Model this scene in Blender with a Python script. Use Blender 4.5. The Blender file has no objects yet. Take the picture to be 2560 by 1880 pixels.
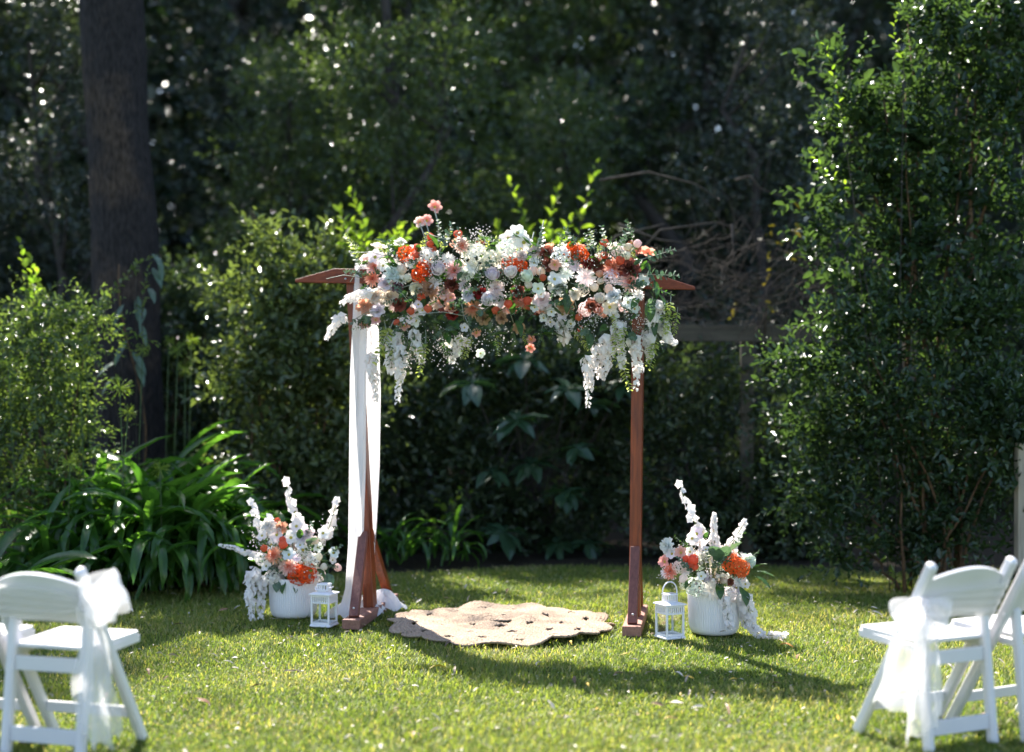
import bpy, bmesh, math, random
import numpy as np
from mathutils import Vector, Matrix, Quaternion

R = math.radians
scene = bpy.context.scene
col = scene.collection

# ------------------------------------------------------------------ camera
CAM_H = 1.57
cam_data = bpy.data.cameras.new('camera')
cam = bpy.data.objects.new('camera', cam_data)
col.objects.link(cam)
cam.location = (0, 0, CAM_H)
cam.rotation_euler = (R(90), 0, 0)
cam_data.sensor_width = 36
cam_data.lens = 49.2
cam_data.shift_y = 14 / 2560
cam_data.clip_end = 400
cam_data.dof.use_dof = True
cam_data.dof.focus_distance = 8.35
cam_data.dof.aperture_fstop = 0.84
scene.camera = cam

# ------------------------------------------------------------------ sky and sun
SUN_ELEV, SUN_AZ = R(50), R(25)            # sun stands behind the arch, a little to one side
world = bpy.data.worlds.new('World')
scene.world = world
world.use_nodes = True
wn = world.node_tree
bg = wn.nodes['Background']
sky = wn.nodes.new('ShaderNodeTexSky')
sky.sky_type = 'NISHITA'
sky.sun_disc = False
sky.sun_elevation = SUN_ELEV
sky.sun_rotation = -SUN_AZ
wn.links.new(sky.outputs[0], bg.inputs[0])
bg.inputs[1].default_value = 0.105
sun_data = bpy.data.lights.new('sun', 'SUN')
sun_data.energy = 5.0
sun_data.angle = R(0.5)
sun_data.color = (1.0, 0.95, 0.86)
sun = bpy.data.objects.new('sun', sun_data)
col.objects.link(sun)
sdir = Vector((math.sin(SUN_AZ) * math.cos(SUN_ELEV), -math.cos(SUN_AZ) * math.cos(SUN_ELEV), -math.sin(SUN_ELEV)))
sun.rotation_euler = sdir.to_track_quat('-Z', 'Y').to_euler()
sun.location = (-4, 20, 20)

scene.view_settings.view_transform = 'Standard'
scene.view_settings.look = 'None'
scene.view_settings.exposure = 1.86
scene.view_settings.gamma = 1
scene.view_settings.use_curve_mapping = False
scene.render.engine = 'CYCLES'
scene.cycles.use_denoising = True
scene.cycles.max_bounces = 8
scene.cycles.transparent_max_bounces = 12
scene.cycles.sample_clamp_indirect = 4.0

FPX = 3500.0
def at(px, py, y):
    """world point seen at photograph pixel (px, py) at the distance y"""
    return Vector(((px - 1280) / FPX * y, y, CAM_H - (py - 954) / FPX * y))

# ------------------------------------------------------------------ object helpers
def tag(o, label=None, cat=None, group=None, kind=None):
    if label: o['label'] = label
    if cat: o['category'] = cat
    if group: o['group'] = group
    if kind: o['kind'] = kind
    return o

def empty(name, loc=(0, 0, 0), rotz=0.0):
    o = bpy.data.objects.new(name, None)
    o.location = loc
    o.rotation_euler = (0, 0, rotz)
    o.empty_display_size = 0.1
    col.objects.link(o)
    return o

def obj(name, me, parent=None, loc=None, rot=None, scale=None, color=None):
    o = bpy.data.objects.new(name, me)
    col.objects.link(o)
    if parent is not None: o.parent = parent
    if loc is not None: o.location = loc
    if rot is not None:
        if isinstance(rot, Quaternion):
            o.rotation_mode = 'QUATERNION'; o.rotation_quaternion = rot
        else: o.rotation_euler = rot
    if scale is not None:
        o.scale = (scale,) * 3 if isinstance(scale, (int, float)) else scale
    if color is not None: o.color = (*color, 1.0)
    return o

def copy_tree(o, parent=None):
    c = o.copy()
    col.objects.link(c)
    c.parent = parent
    for ch in list(o.children): copy_tree(ch, c)
    return c

class MB:
    """collects simple shapes and links them as one mesh"""
    def __init__(s): s.v, s.f, s.m = [], [], []
    def add(s, vs, fs, mi=0):
        n = len(s.v)
        s.v.extend([tuple(p) for p in vs])
        s.f.extend([tuple(i + n for i in f) for f in fs])
        s.m.extend([mi] * len(fs))
    def bar(s, a, b, w, d, side=(1, 0, 0), ch=0.15, mi=0, rnd=0.0):
        """bar from a to b, w wide along side, d deep, with chamfered long edges and ends"""
        a, b = Vector(a), Vector(b)
        t = (b - a).normalized()
        sd = Vector(side); sd = (sd - t * sd.dot(t)).normalized()
        u = t.cross(sd)
        c = min(w, d) * ch
        def sec(k):
            x, y = w / 2 - k, d / 2 - k
            q = min(c, x * .7, y * .7)
            return [(-x + q, -y), (x - q, -y), (x, -y + q), (x, y - q), (x - q, y), (-x + q, y), (-x, y - q), (-x, -y + q)]
        vs = []
        rows = [(a, c * .6), (a + t * c * .6, 0)]
        if rnd: rows += [(b - t * rnd * (1 - math.sin(q * .314)), rnd * (1 - math.cos(q * .314)) * .96) for q in range(6)]
        else: rows += [(b - t * c * .6, 0), (b, c * .6)]
        for p, k in rows:
            vs += [p + sd * x + u * y for x, y in sec(k)]
        nr = len(rows)
        fs = [tuple(range(7, -1, -1)), tuple(range(8 * nr - 8, 8 * nr))]
        for r in range(nr - 1):
            for i in range(8):
                j = (i + 1) % 8
                fs.append((r * 8 + i, r * 8 + j, r * 8 + 8 + j, r * 8 + 8 + i))
        s.add(vs, fs, mi)
    def tube(s, pts, rad, n=6, mi=0, cap=True):
        pts = [Vector(p) for p in pts]
        if isinstance(rad, (int, float)): rad = [rad] * len(pts)
        vs, fs = [], []
        prev = None
        for i, p in enumerate(pts):
            t = (pts[min(i + 1, len(pts) - 1)] - pts[max(i - 1, 0)])
            t = t.normalized() if t.length > 1e-9 else Vector((0, 0, 1))
            if prev is None:
                h = Vector((0, 0, 1)) if abs(t.z) < .9 else Vector((1, 0, 0))
                x = t.cross(h).normalized()
            else:
                x = (prev - t * prev.dot(t)).normalized()
            prev = x
            y = t.cross(x)
            for k in range(n):
                a = 2 * math.pi * k / n
                vs.append(p + (x * math.cos(a) + y * math.sin(a)) * rad[i])
        for i in range(len(pts) - 1):
            for k in range(n):
                j = (k + 1) % n
                fs.append((i * n + k, i * n + j, (i + 1) * n + j, (i + 1) * n + k))
        if cap:
            fs.append(tuple(range(n - 1, -1, -1)))
            fs.append(tuple((len(pts) - 1) * n + k for k in range(n)))
        s.add(vs, fs, mi)
    def grid(s, P, mi=0, closed_u=False):
        """P[i][j] rows of points"""
        nr, nc = len(P), len(P[0])
        vs = [p for row in P for p in row]
        fs = []
        for i in range(nr if closed_u else nr - 1):
            for j in range(nc - 1):
                i2 = (i + 1) % nr
                fs.append((i * nc + j, i * nc + j + 1, i2 * nc + j + 1, i2 * nc + j))
        s.add(vs, fs, mi)
    def lathe(s, prof, n=32, mi=0, rfun=None):
        vs, fs = [], []
        for r, z in prof:
            for k in range(n):
                a = 2 * math.pi * k / n
                rr = r if rfun is None else rfun(r, z, a)
                vs.append((rr * math.cos(a), rr * math.sin(a), z))
        for i in range(len(prof) - 1):
            for k in range(n):
                j = (k + 1) % n
                fs.append((i * n + k, i * n + j, (i + 1) * n + j, (i + 1) * n + k))
        s.add(vs, fs, mi)
    def mesh(s, name, mats, smooth=False, core=None):
        me = bpy.data.meshes.new(name)
        me.from_pydata(s.v, [], s.f)
        for m in (mats if isinstance(mats, (list, tuple)) else [mats]): me.materials.append(m)
        me.polygons.foreach_set('material_index', s.m)
        if smooth: me.polygons.foreach_set('use_smooth', [True] * len(s.f))
        if core is not None:
            a = me.attributes.new('core', 'FLOAT', 'POINT')
            a.data.foreach_set('value', core)
        me.update()
        return me

def np_mesh(name, verts, faces, mat, tint=None, smooth=False):
    """faces: (n,k) int array"""
    me = bpy.data.meshes.new(name)
    nf, k = faces.shape
    me.vertices.add(len(verts)); me.loops.add(nf * k); me.polygons.add(nf)
    me.vertices.foreach_set('co', verts.astype(np.float32).ravel())
    me.loops.foreach_set('vertex_index', faces.astype(np.int32).ravel())
    me.polygons.foreach_set('loop_start', np.arange(0, nf * k, k, dtype=np.int32))
    if smooth: me.polygons.foreach_set('use_smooth', np.ones(nf, dtype=bool))
    if tint is not None:
        a = me.attributes.new('tint', 'FLOAT', 'FACE')
        a.data.foreach_set('value', tint.astype(np.float32))
    me.materials.append(mat)
    me.update(calc_edges=True)
    return me

# ------------------------------------------------------------------ materials
def new_mat(name):
    m = bpy.data.materials.new(name); m.use_nodes = True
    n = m.node_tree.nodes; l = m.node_tree.links
    return m, n, l, n['Principled BSDF'], n['Material Output']

def ramp(n, stops):
    r = n.new('ShaderNodeValToRGB')
    e = r.color_ramp.elements
    while len(e) < len(stops): e.new(0.5)
    for el, (p, c) in zip(e, stops):
        el.position = p; el.color = (*c, 1)
    return r

def leaf_mat(name, dark, light, trans=.4, rough=.33, tcol=None, spec=.5, stops=None, rnd=.35):
    m, n, l, p, out = new_mat(name)
    a = n.new('ShaderNodeAttribute'); a.attribute_name = 'tint'
    oi = n.new('ShaderNodeObjectInfo')
    ad = n.new('ShaderNodeMath'); ad.operation = 'ADD'
    ml = n.new('ShaderNodeMath'); ml.operation = 'MULTIPLY'; ml.inputs[1].default_value = rnd
    l.new(oi.outputs['Random'], ml.inputs[0])
    l.new(a.outputs['Fac'], ad.inputs[0]); l.new(ml.outputs[0], ad.inputs[1])
    r = ramp(n, stops or [(.1, dark), (1.0, light)])
    l.new(ad.outputs[0], r.inputs[0])
    l.new(r.outputs[0], p.inputs['Base Color'])
    p.inputs['Roughness'].default_value = rough
    p.inputs['Specular IOR Level'].default_value = spec
    t = n.new('ShaderNodeBsdfTranslucent')
    mixc = n.new('ShaderNodeMix'); mixc.data_type = 'RGBA'; mixc.blend_type = 'MULTIPLY'
    mixc.inputs[0].default_value = 1
    l.new(r.outputs[0], mixc.inputs[6])
    mixc.inputs[7].default_value = (*(tcol or (2.4, 2.45, 1.0)), 1)
    l.new(mixc.outputs[2], t.inputs[0])
    mx = n.new('ShaderNodeMixShader'); mx.inputs[0].default_value = trans
    l.new(p.outputs[0], mx.inputs[1]); l.new(t.outputs[0], mx.inputs[2])
    l.new(mx.outputs[0], out.inputs[0])
    return m

def petal_mat(name, trans=.44, corecol=None, rough=.65, fixed=None, wrinkle=0.0):
    m, n, l, p, out = new_mat(name)
    if fixed is None:
        oi = n.new('ShaderNodeObjectInfo'); csock = oi.outputs['Color']
    else:
        rgb = n.new('ShaderNodeRGB'); rgb.outputs[0].default_value = (*fixed, 1); csock = rgb.outputs[0]
    if corecol:
        a = n.new('ShaderNodeAttribute'); a.attribute_name = 'core'
        mc = n.new('ShaderNodeMix'); mc.data_type = 'RGBA'
        l.new(a.outputs['Fac'], mc.inputs[0]); l.new(csock, mc.inputs[6]); mc.inputs[7].default_value = (*corecol, 1)
        csock = mc.outputs[2]
    tc = n.new('ShaderNodeTexCoord')
    ns = n.new('ShaderNodeTexNoise'); ns.inputs['Scale'].default_value = 9; ns.inputs['Detail'].default_value = 4
    l.new(tc.outputs['Object'], ns.inputs[0])
    hv = n.new('ShaderNodeHueSaturation')
    mr = n.new('ShaderNodeMapRange'); mr.inputs[3].default_value = .78; mr.inputs[4].default_value = 1.18
    l.new(ns.outputs[0], mr.inputs[0]); l.new(mr.outputs[0], hv.inputs['Value']); l.new(csock, hv.inputs['Color'])
    l.new(hv.outputs[0], p.inputs['Base Color'])
    p.inputs['Roughness'].default_value = rough
    p.inputs['Specular IOR Level'].default_value = .25
    t = n.new('ShaderNodeBsdfTranslucent'); l.new(hv.outputs[0], t.inputs[0])
    mx = n.new('ShaderNodeMixShader'); mx.inputs[0].default_value = trans
    l.new(p.outputs[0], mx.inputs[1]); l.new(t.outputs[0], mx.inputs[2]); l.new(mx.outputs[0], out.inputs[0])
    return m

def plain_mat(name, c, rough=.5, spec=.5, noise=0.0, scale=20, bump=0.0, metal=0.0):
    m, n, l, p, out = new_mat(name)
    p.inputs['Roughness'].default_value = rough
    p.inputs['Specular IOR Level'].default_value = spec
    p.inputs['Metallic'].default_value = metal
    tc = n.new('ShaderNodeTexCoord')
    ns = n.new('ShaderNodeTexNoise'); ns.inputs['Scale'].default_value = scale; ns.inputs['Detail'].default_value = 6
    l.new(tc.outputs['Object'], ns.inputs[0])
    r = ramp(n, [(.3, tuple(x * (1 - noise) for x in c)), (.7, tuple(min(1, x * (1 + noise)) for x in c))])
    l.new(ns.outputs[0], r.inputs[0]); l.new(r.outputs[0], p.inputs['Base Color'])
    if bump:
        b = n.new('ShaderNodeBump'); b.inputs['Strength'].default_value = bump; b.inputs['Distance'].default_value = .01
        l.new(ns.outputs[0], b.inputs['Height']); l.new(b.outputs[0], p.inputs['Normal'])
    return m

def wood_mat(name, c1, c2, rough=.45, axis='Z'):
    m, n, l, p, out = new_mat(name)
    tc = n.new('ShaderNodeTexCoord'); mp = n.new('ShaderNodeMapping')
    mp.inputs['Scale'].default_value = {'Z': (30, 30, 1.6), 'X': (1.6, 30, 30), 'Y': (30, 1.6, 30)}[axis]
    l.new(tc.outputs['Object'], mp.inputs[0])
    ns = n.new('ShaderNodeTexNoise'); ns.inputs['Scale'].default_value = 2.2; ns.inputs['Detail'].default_value = 8; ns.inputs['Distortion'].default_value = .8
    l.new(mp.outputs[0], ns.inputs[0])
    r = ramp(n, [(.3, c1), (.72, c2)])
    l.new(ns.outputs[0], r.inputs[0])
    n2 = n.new('ShaderNodeTexNoise'); n2.inputs['Scale'].default_value = 3.0; l.new(tc.outputs['Object'], n2.inputs[0])
    hv = n.new('ShaderNodeHueSaturation'); mr = n.new('ShaderNodeMapRange')
    mr.inputs[3].default_value = .6; mr.inputs[4].default_value = 1.35
    l.new(n2.outputs[0], mr.inputs[0]); l.new(mr.outputs[0], hv.inputs['Value']); l.new(r.outputs[0], hv.inputs['Color'])
    l.new(hv.outputs[0], p.inputs['Base Color'])
    p.inputs['Roughness'].default_value = rough
    b = n.new('ShaderNodeBump'); b.inputs['Strength'].default_value = .25; b.inputs['Distance'].default_value = .004
    l.new(ns.outputs[0], b.inputs['Height']); l.new(b.outputs[0], p.inputs['Normal'])
    return m

def cloth_mat(name, c=(.82, .82, .84), trans=.35, sheer=0.0):
    m, n, l, p, out = new_mat(name)
    p.inputs['Base Color'].default_value = (*c, 1); p.inputs['Roughness'].default_value = .8
    p.inputs['Specular IOR Level'].default_value = .15
    tc = n.new('ShaderNodeTexCoord')
    w = n.new('ShaderNodeTexNoise'); w.inputs['Scale'].default_value = 260; l.new(tc.outputs['Object'], w.inputs[0])
    b = n.new('ShaderNodeBump'); b.inputs['Strength'].default_value = .12; b.inputs['Distance'].default_value = .002
    l.new(w.outputs[0], b.inputs['Height']); l.new(b.outputs[0], p.inputs['Normal'])
    t = n.new('ShaderNodeBsdfTranslucent'); t.inputs[0].default_value = (*c, 1)
    mx = n.new('ShaderNodeMixShader'); mx.inputs[0].default_value = trans
    l.new(p.outputs[0], mx.inputs[1]); l.new(t.outputs[0], mx.inputs[2])
    last = mx
    if sheer:
        tr = n.new('ShaderNodeBsdfTransparent')
        lw = n.new('ShaderNodeLayerWeight'); lw.inputs[0].default_value = .35
        mr = n.new('ShaderNodeMapRange'); mr.inputs[3].default_value = sheer; mr.inputs[4].default_value = .05
        l.new(lw.outputs['Facing'], mr.inputs[0])
        m2 = n.new('ShaderNodeMixShader'); l.new(mr.outputs[0], m2.inputs[0])
        l.new(mx.outputs[0], m2.inputs[1]); l.new(tr.outputs[0], m2.inputs[2]); last = m2
    l.new(last.outputs[0], out.inputs[0])
    return m

M = {}
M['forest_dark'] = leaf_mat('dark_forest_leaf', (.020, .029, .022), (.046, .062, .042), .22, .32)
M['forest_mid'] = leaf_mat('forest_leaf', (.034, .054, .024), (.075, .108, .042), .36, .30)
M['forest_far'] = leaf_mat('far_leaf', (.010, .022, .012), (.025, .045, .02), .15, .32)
M['hedge_dark'] = leaf_mat('dark_hedge_leaf', (.026, .044, .024), (.070, .100, .048), .32, .25)
M['glossy'] = leaf_mat('glossy_leaf', (.018, .036, .018), (.046, .080, .034), .34, .25)
M['shrub_mix'] = leaf_mat('shrub_leaf', (.038, .058, .026), (.098, .128, .052), .34, .25)
M['fine_green'] = leaf_mat('fine_shrub_leaf', (.045, .080, .028), (.125, .165, .058), .40, .25)
M['yellow_leaf'] = leaf_mat('young_leaf', (.06, .12, .018), (.14, .20, .03), .55, .36)
M['strap'] = leaf_mat('strap_leaf', (.028, .082, .016), (.075, .165, .030), .42, .25)
M['big_leaf'] = leaf_mat('broad_leaf', (.024, .058, .030), (.045, .09, .045), .25, .24)
M['seed'] = leaf_mat('seed_head', (.10, .16, .02), (.18, .24, .04), .4, .5)
M['grass'] = leaf_mat('grass_blade', (.068, .125, .020), (.20, .245, .062), .42, .50, tcol=(2.1, 2.1, .8), spec=.22, rnd=0, stops=[(.05, (.062, .115, .020)), (.72, (.205, .240, .070)), (.9, (.27, .25, .10)), (1.0, (.42, .36, .20))])
M['bark'] = None
M['twig'] = plain_mat('twig_bark', (.075, .060, .050), .85, .2, .35, 30, .4)
M['stem'] = plain_mat('brown_stem', (.11, .065, .035), .8, .2, .35, 30, .4)
M['darkbark'] = plain_mat('forest_bark', (.05, .043, .04), .9, .2, .4, 9, .5)
M['red_wood_z'] = wood_mat('stained_timber', (.09, .013, .004), (.27, .052, .009), .42, 'Z')
M['red_wood_x'] = wood_mat('stained_beam_timber', (.12, .018, .005), (.24, .045, .010), .6, 'X')
M['pink_wood'] = wood_mat('weathered_timber', (.11, .035, .026), (.20, .070, .05), .55, 'Z')
M['base_wood'] = wood_mat('base_timber', (.20, .085, .062), (.33, .16, .12), .6, 'Y')
M['grey_wood'] = wood_mat('grey_timber', (.06, .053, .042), (.12, .105, .082), .85, 'X')
M['grey_wood_z'] = wood_mat('grey_post_timber', (.30, .25, .19), (.46, .39, .30), .8, 'Z')
M['white_resin'] = plain_mat('white_resin', (.70, .68, .695), .32, .5, .03, 4)
M['white_metal'] = plain_mat('white_enamel', (.78, .76, .78), .38, .5, .02, 8)
M['pot'] = plain_mat('white_ceramic', (.78, .76, .775), .35, .5, .04, 5)
M['steel'] = plain_mat('galvanised_steel', (.55, .55, .57), .35, .5, .05, 30, 0, 1.0)
M['foam'] = plain_mat('dark_floral_foam', (.02, .035, .018), .95, .1, .3, 40)
M['cloth'] = cloth_mat('white_chiffon', (.92, .90, .91), .48)
M['sheer'] = cloth_mat('sheer_organza', (.93, .91, .92), .45, .54)
M['petal'] = petal_mat('petal')
M['petal_core'] = petal_mat('petal_core', corecol=(.85, .22, .10))
M['poppy'] = petal_mat('poppy_petal', .4, corecol=(.75, .30, .12))
M['white_floret'] = petal_mat('white_floret', .48, fixed=(.93, .89, .87))
M['yellow_eye'] = plain_mat('yellow_stamen', (.45, .38, .06), .8, .2, .3, 60)
M['green_stem'] = plain_mat('green_stem', (.10, .15, .05), .6, .3, .3, 40)
M['stalk'] = plain_mat('dark_green_stalk', (.05, .085, .025), .6, .3, .3, 30)
M['pale_stem'] = plain_mat('pale_stem', (.30, .32, .26), .6, .3, .2, 40)
M['euc'] = leaf_mat('grey_green_leaf', (.05, .095, .06), (.12, .18, .13), .25, .5, tcol=(1.8, 2.0, 1.2))
M['gar_leaf'] = leaf_mat('garland_leaf', (.02, .055, .02), (.06, .13, .03), .3, .4)
M['lime'] = leaf_mat('pale_trailing_leaf', (.22, .30, .07), (.42, .48, .20), .5, .5, tcol=(1.6, 1.6, .8))
# ================================================================== SETTING
# ---- ground
def ground_mat():
    m, n, l, p, out = new_mat('lawn_soil')
    tc = n.new('ShaderNodeTexCoord')
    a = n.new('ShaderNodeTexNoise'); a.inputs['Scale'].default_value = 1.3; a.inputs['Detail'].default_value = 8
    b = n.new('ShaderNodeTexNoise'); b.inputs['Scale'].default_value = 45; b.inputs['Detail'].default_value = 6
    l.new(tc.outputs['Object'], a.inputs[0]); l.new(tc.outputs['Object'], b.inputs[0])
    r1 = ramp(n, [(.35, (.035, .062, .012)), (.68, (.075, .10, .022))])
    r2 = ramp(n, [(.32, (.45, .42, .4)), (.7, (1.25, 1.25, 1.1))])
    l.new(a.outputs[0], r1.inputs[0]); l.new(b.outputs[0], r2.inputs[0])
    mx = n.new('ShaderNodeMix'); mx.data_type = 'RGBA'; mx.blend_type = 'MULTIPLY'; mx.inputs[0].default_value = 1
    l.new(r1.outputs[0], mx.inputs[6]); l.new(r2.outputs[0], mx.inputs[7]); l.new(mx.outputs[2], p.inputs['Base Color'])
    p.inputs['Roughness'].default_value = .95; p.inputs['Specular IOR Level'].default_value = .1
    bp = n.new('ShaderNodeBump'); bp.inputs['Strength'].default_value = .8; bp.inputs['Distance'].default_value = .02
    l.new(b.outputs[0], bp.inputs['Height']); l.new(bp.outputs[0], p.inputs['Normal'])
    return m
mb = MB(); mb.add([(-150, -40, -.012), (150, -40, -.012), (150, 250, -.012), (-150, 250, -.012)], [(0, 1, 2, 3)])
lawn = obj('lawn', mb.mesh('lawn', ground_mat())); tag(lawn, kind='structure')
# mulch bed beyond the lawn, with an uneven edge
mb = MB()
rg = random.Random(5)
edge = []
for i in range(81):
    x = -20 + i * .5
    y = 11.75 + .18 * math.sin(x * 1.3) + .12 * math.sin(x * 3.1 + 1) + rg.uniform(-.04, .04)
    if x < -1.2: y -= min(1.35, (-1.2 - x) * .8)
    edge.append((x, y))
vs = [(x, y, -.006) for x, y in edge] + [(x, 60, -.006) for x, y in edge]
mb.add(vs, [(i, i + 1, 82 + i, 81 + i) for i in range(80)])
tag(obj('garden_bed', mb.mesh('garden_bed', plain_mat('bark_mulch', (.030, .024, .016), .95, .1, .6, 30, .8))), kind='structure')

# ---- grass blades
def grass():
    rng = np.random.default_rng(3)
    n = 460000
    # denser towards the camera, as the blades show there
    y = 4.9 + 7.1 * rng.random(n * 2) ** 1.45
    x = (rng.random(n * 2) * 2 - 1) * (.42 * y + .7)
    keep = rng.random(n * 2) < np.clip((.42 * y + .7) / 5.0, 0, 1)
    # clumps and thin patches
    g = np.sin(x * 5.1 + 1.3 * np.sin(y * 3.7)) * np.sin(y * 6.3 + 1.7 * np.sin(x * 2.9))
    keep &= rng.random(n * 2) < (.80 + .30 * g)
    bed = 11.75 + .18 * np.sin(x * 1.3) + .12 * np.sin(x * 3.1 + 1) - np.clip((-1.2 - x) * .8, 0, 1.35)
    keep &= y < bed + rng.normal(0, .1, n * 2)
    # the rug and the pots flatten what lies under them
    keep &= ((x + .07) ** 2 + (y - 9.0) ** 2 > .60 ** 2)
    x, y = x[keep][:n], y[keep][:n]
    n = len(x)
    h = (.014 + .021 * rng.random(n) ** 1.7) * (1 + .35 * np.sin(x * 2.3 + 2 * np.sin(y * 1.9)) * np.sin(y * 2.7))
    w = .0017 + .0019 * rng.random(n)
    az = rng.random(n) * 2 * np.pi
    lean = .25 + .75 * rng.random(n)
    bend = rng.random(n) * .9
    fx, fy = np.cos(az), np.sin(az)
    sx, sy = -fy, fx
    b = np.stack([x, y, np.full(n, -.012)], 1)
    L = h * 1.5
    s = np.stack([sx, sy, np.zeros(n)], 1) * w[:, None]
    mid = b + np.stack([fx * np.sin(lean) * L * .55, fy * np.sin(lean) * L * .55, np.cos(lean) * L * .55], 1)
    l2 = np.clip(lean + bend, 0, 1.5)
    tip = mid + np.stack([fx * np.sin(l2) * L * .55, fy * np.sin(l2) * L * .55, np.cos(l2) * L * .55], 1)
    V = np.stack([b - s, b + s, mid + s * .8, mid - s * .8, tip], 1).reshape(-1, 3)
    i = np.arange(n)[:, None] * 5
    F = np.concatenate([i + np.array([0, 1, 2]), i + np.array([0, 2, 3]), i + np.array([3, 2, 4])], 1).reshape(-1, 3)
    patch = .5 + .5 * np.sin(x * 1.7 + 1.1 * np.sin(y * 1.3)) * np.sin(y * 2.1 + .7)
    t = np.clip(rng.random(n) * .65 + patch * .25, 0, 1)
    t = np.clip(t, 0, .9)
    worn = .5 + .5 * np.sin(x * 2.9 + 2.1 * np.sin(y * 1.7 + 1)) * np.sin(y * 3.3 + 1.4 * np.sin(x * 1.9))
    dry = rng.random(n) < .08 + .28 * worn ** 3
    t[dry] = .92 + .08 * rng.random(dry.sum())
    me = np_mesh('grass', V, F, M['grass'], np.repeat(t, 3))
    tag(obj('grass', me), 'short green lawn grass spread over the whole clearing', 'grass', kind='stuff')
grass()

# ---- leaf clouds -----------------------------------------------------------
def norm(a): return a / np.maximum(np.linalg.norm(a, axis=1, keepdims=True), 1e-9)

def shoots(rng, blobs, n, up=.45, shell=.45):
    """blobs: list of (centre, radius or (rx, ry, rz)); points with outward directions"""
    C = np.array([list(b[0]) for b in blobs], float)
    Rr = np.array([[b[1]] * 3 if np.isscalar(b[1]) else list(b[1]) for b in blobs], float)
    wgt = (Rr.prod(1)) ** (2 / 3); wgt /= wgt.sum()
    k = rng.choice(len(blobs), n, p=wgt)
    d = norm(rng.normal(size=(n, 3)))
    r = rng.random(n) ** shell
    P = C[k] + d * Rr[k] * r[:, None]
    D = norm(d * .8 + np.array([0, 0, up]) + rng.normal(size=(n, 3)) * .45)
    return P, D

def leaves_on(rng, P, D, L, nl, ll, lw, ang=.95, updir=.55, jit=.35, size_jit=.35, tip_scale=.7):
    """nl leaves along each shoot; returns base, leaf direction, normal, length, width per leaf"""
    n = len(P)
    D = np.repeat(D, nl, 0); B = np.repeat(P, nl, 0)
    k = np.tile(np.arange(nl), n)
    t = (k + .6) / nl
    Ls = np.repeat(np.atleast_1d(L) * (.7 + .6 * rng.random(n)), nl)
    base = B + D * (Ls * t)[:, None]
    base[:, 2] -= (t ** 2) * Ls * .12
    a = norm(np.cross(D, rng.normal(size=(n, 3)).repeat(nl, 0)))
    b = np.cross(D, a)
    az = k * 2.4 + rng.normal(size=n * nl) * .4
    side = a * np.cos(az)[:, None] + b * np.sin(az)[:, None]
    an = ang * (1 - .35 * t) + rng.normal(size=n * nl) * .2
    ld = norm(D * np.cos(an)[:, None] + side * np.sin(an)[:, None] + rng.normal(size=(n * nl, 3)) * .15)
    nv = np.array([0, 0, 1.]) * updir + D * .6 + rng.normal(size=(n * nl, 3)) * jit
    nv = norm(nv - ld * (nv * ld).sum(1, keepdims=True))
    s = (1 - size_jit + 2 * size_jit * rng.random(n * nl)) * (.75 + .5 * rng.random(n)).repeat(nl) * (1 - (1 - tip_scale) * t)
    return base, ld, nv, ll * s, lw * s

def leaf_mesh(rng, name, leaves, mat, quads=True, fold=.25, tint=None):
    B, ld, nv, ll, lw = leaves
    n = len(B)
    sd = np.cross(ld, nv)
    ll = ll[:, None]; lw = lw[:, None]
    tip = B + ld * ll - nv * ll * .12
    if quads:
        V = np.stack([B, B + ld * ll * .35 + sd * lw * .5 + nv * lw * fold, B + ld * ll * .75 + sd * lw * .40 + nv * lw * fold * .6, tip,
                      B + ld * ll * .75 - sd * lw * .40 + nv * lw * fold * .6, B + ld * ll * .35 - sd * lw * .5 + nv * lw * fold], 1).reshape(-1, 3)
        i = np.arange(n)[:, None] * 6
        F = np.concatenate([i + np.array([0, 1, 2, 3]), i + np.array([0, 3, 4, 5])], 1).reshape(-1, 4)
        rep = 2
    else:
        V = np.stack([B, B + ld * ll * .5 + sd * lw * .5 + nv * lw * fold * .5, tip, B + ld * ll * .5 - sd * lw * .5 + nv * lw * fold * .5], 1).reshape(-1, 3)
        i = np.arange(n)[:, None] * 4
        F = (i + np.array([0, 1, 2, 3])).reshape(-1, 4)
        rep = 1
    if tint is None: tint = rng.random(n) * .75
    return np_mesh(name, V, F, mat, np.repeat(tint, rep))

def stems_mesh(rng, name, root, ends, mat, r0=.018, r1=.003, wob=.08, n=5, extra=()):
    mb = MB()
    root = Vector(root)
    for e in ends:
        e = Vector(e)
        rr = root + Vector((rng.normal() * .12, rng.normal() * .06, 0))
        pts, rad = [], []
        m = 7
        for i in range(m):
            t = i / (m - 1)
            p = rr.lerp(e, t)
            p.x += (e.x - rr.x) * (-(t * (1 - t)) * .5) + rng.normal() * wob * t * (1 - t)
            p.y += rng.normal() * wob * t * (1 - t)
            pts.append(p); rad.append(r0 * (1 - t) + r1 * t)
        mb.tube(pts, rad, n)
    for pts, rad in extra: mb.tube(pts, rad, 7)
    return mb.mesh(name, mat, True)

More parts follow.
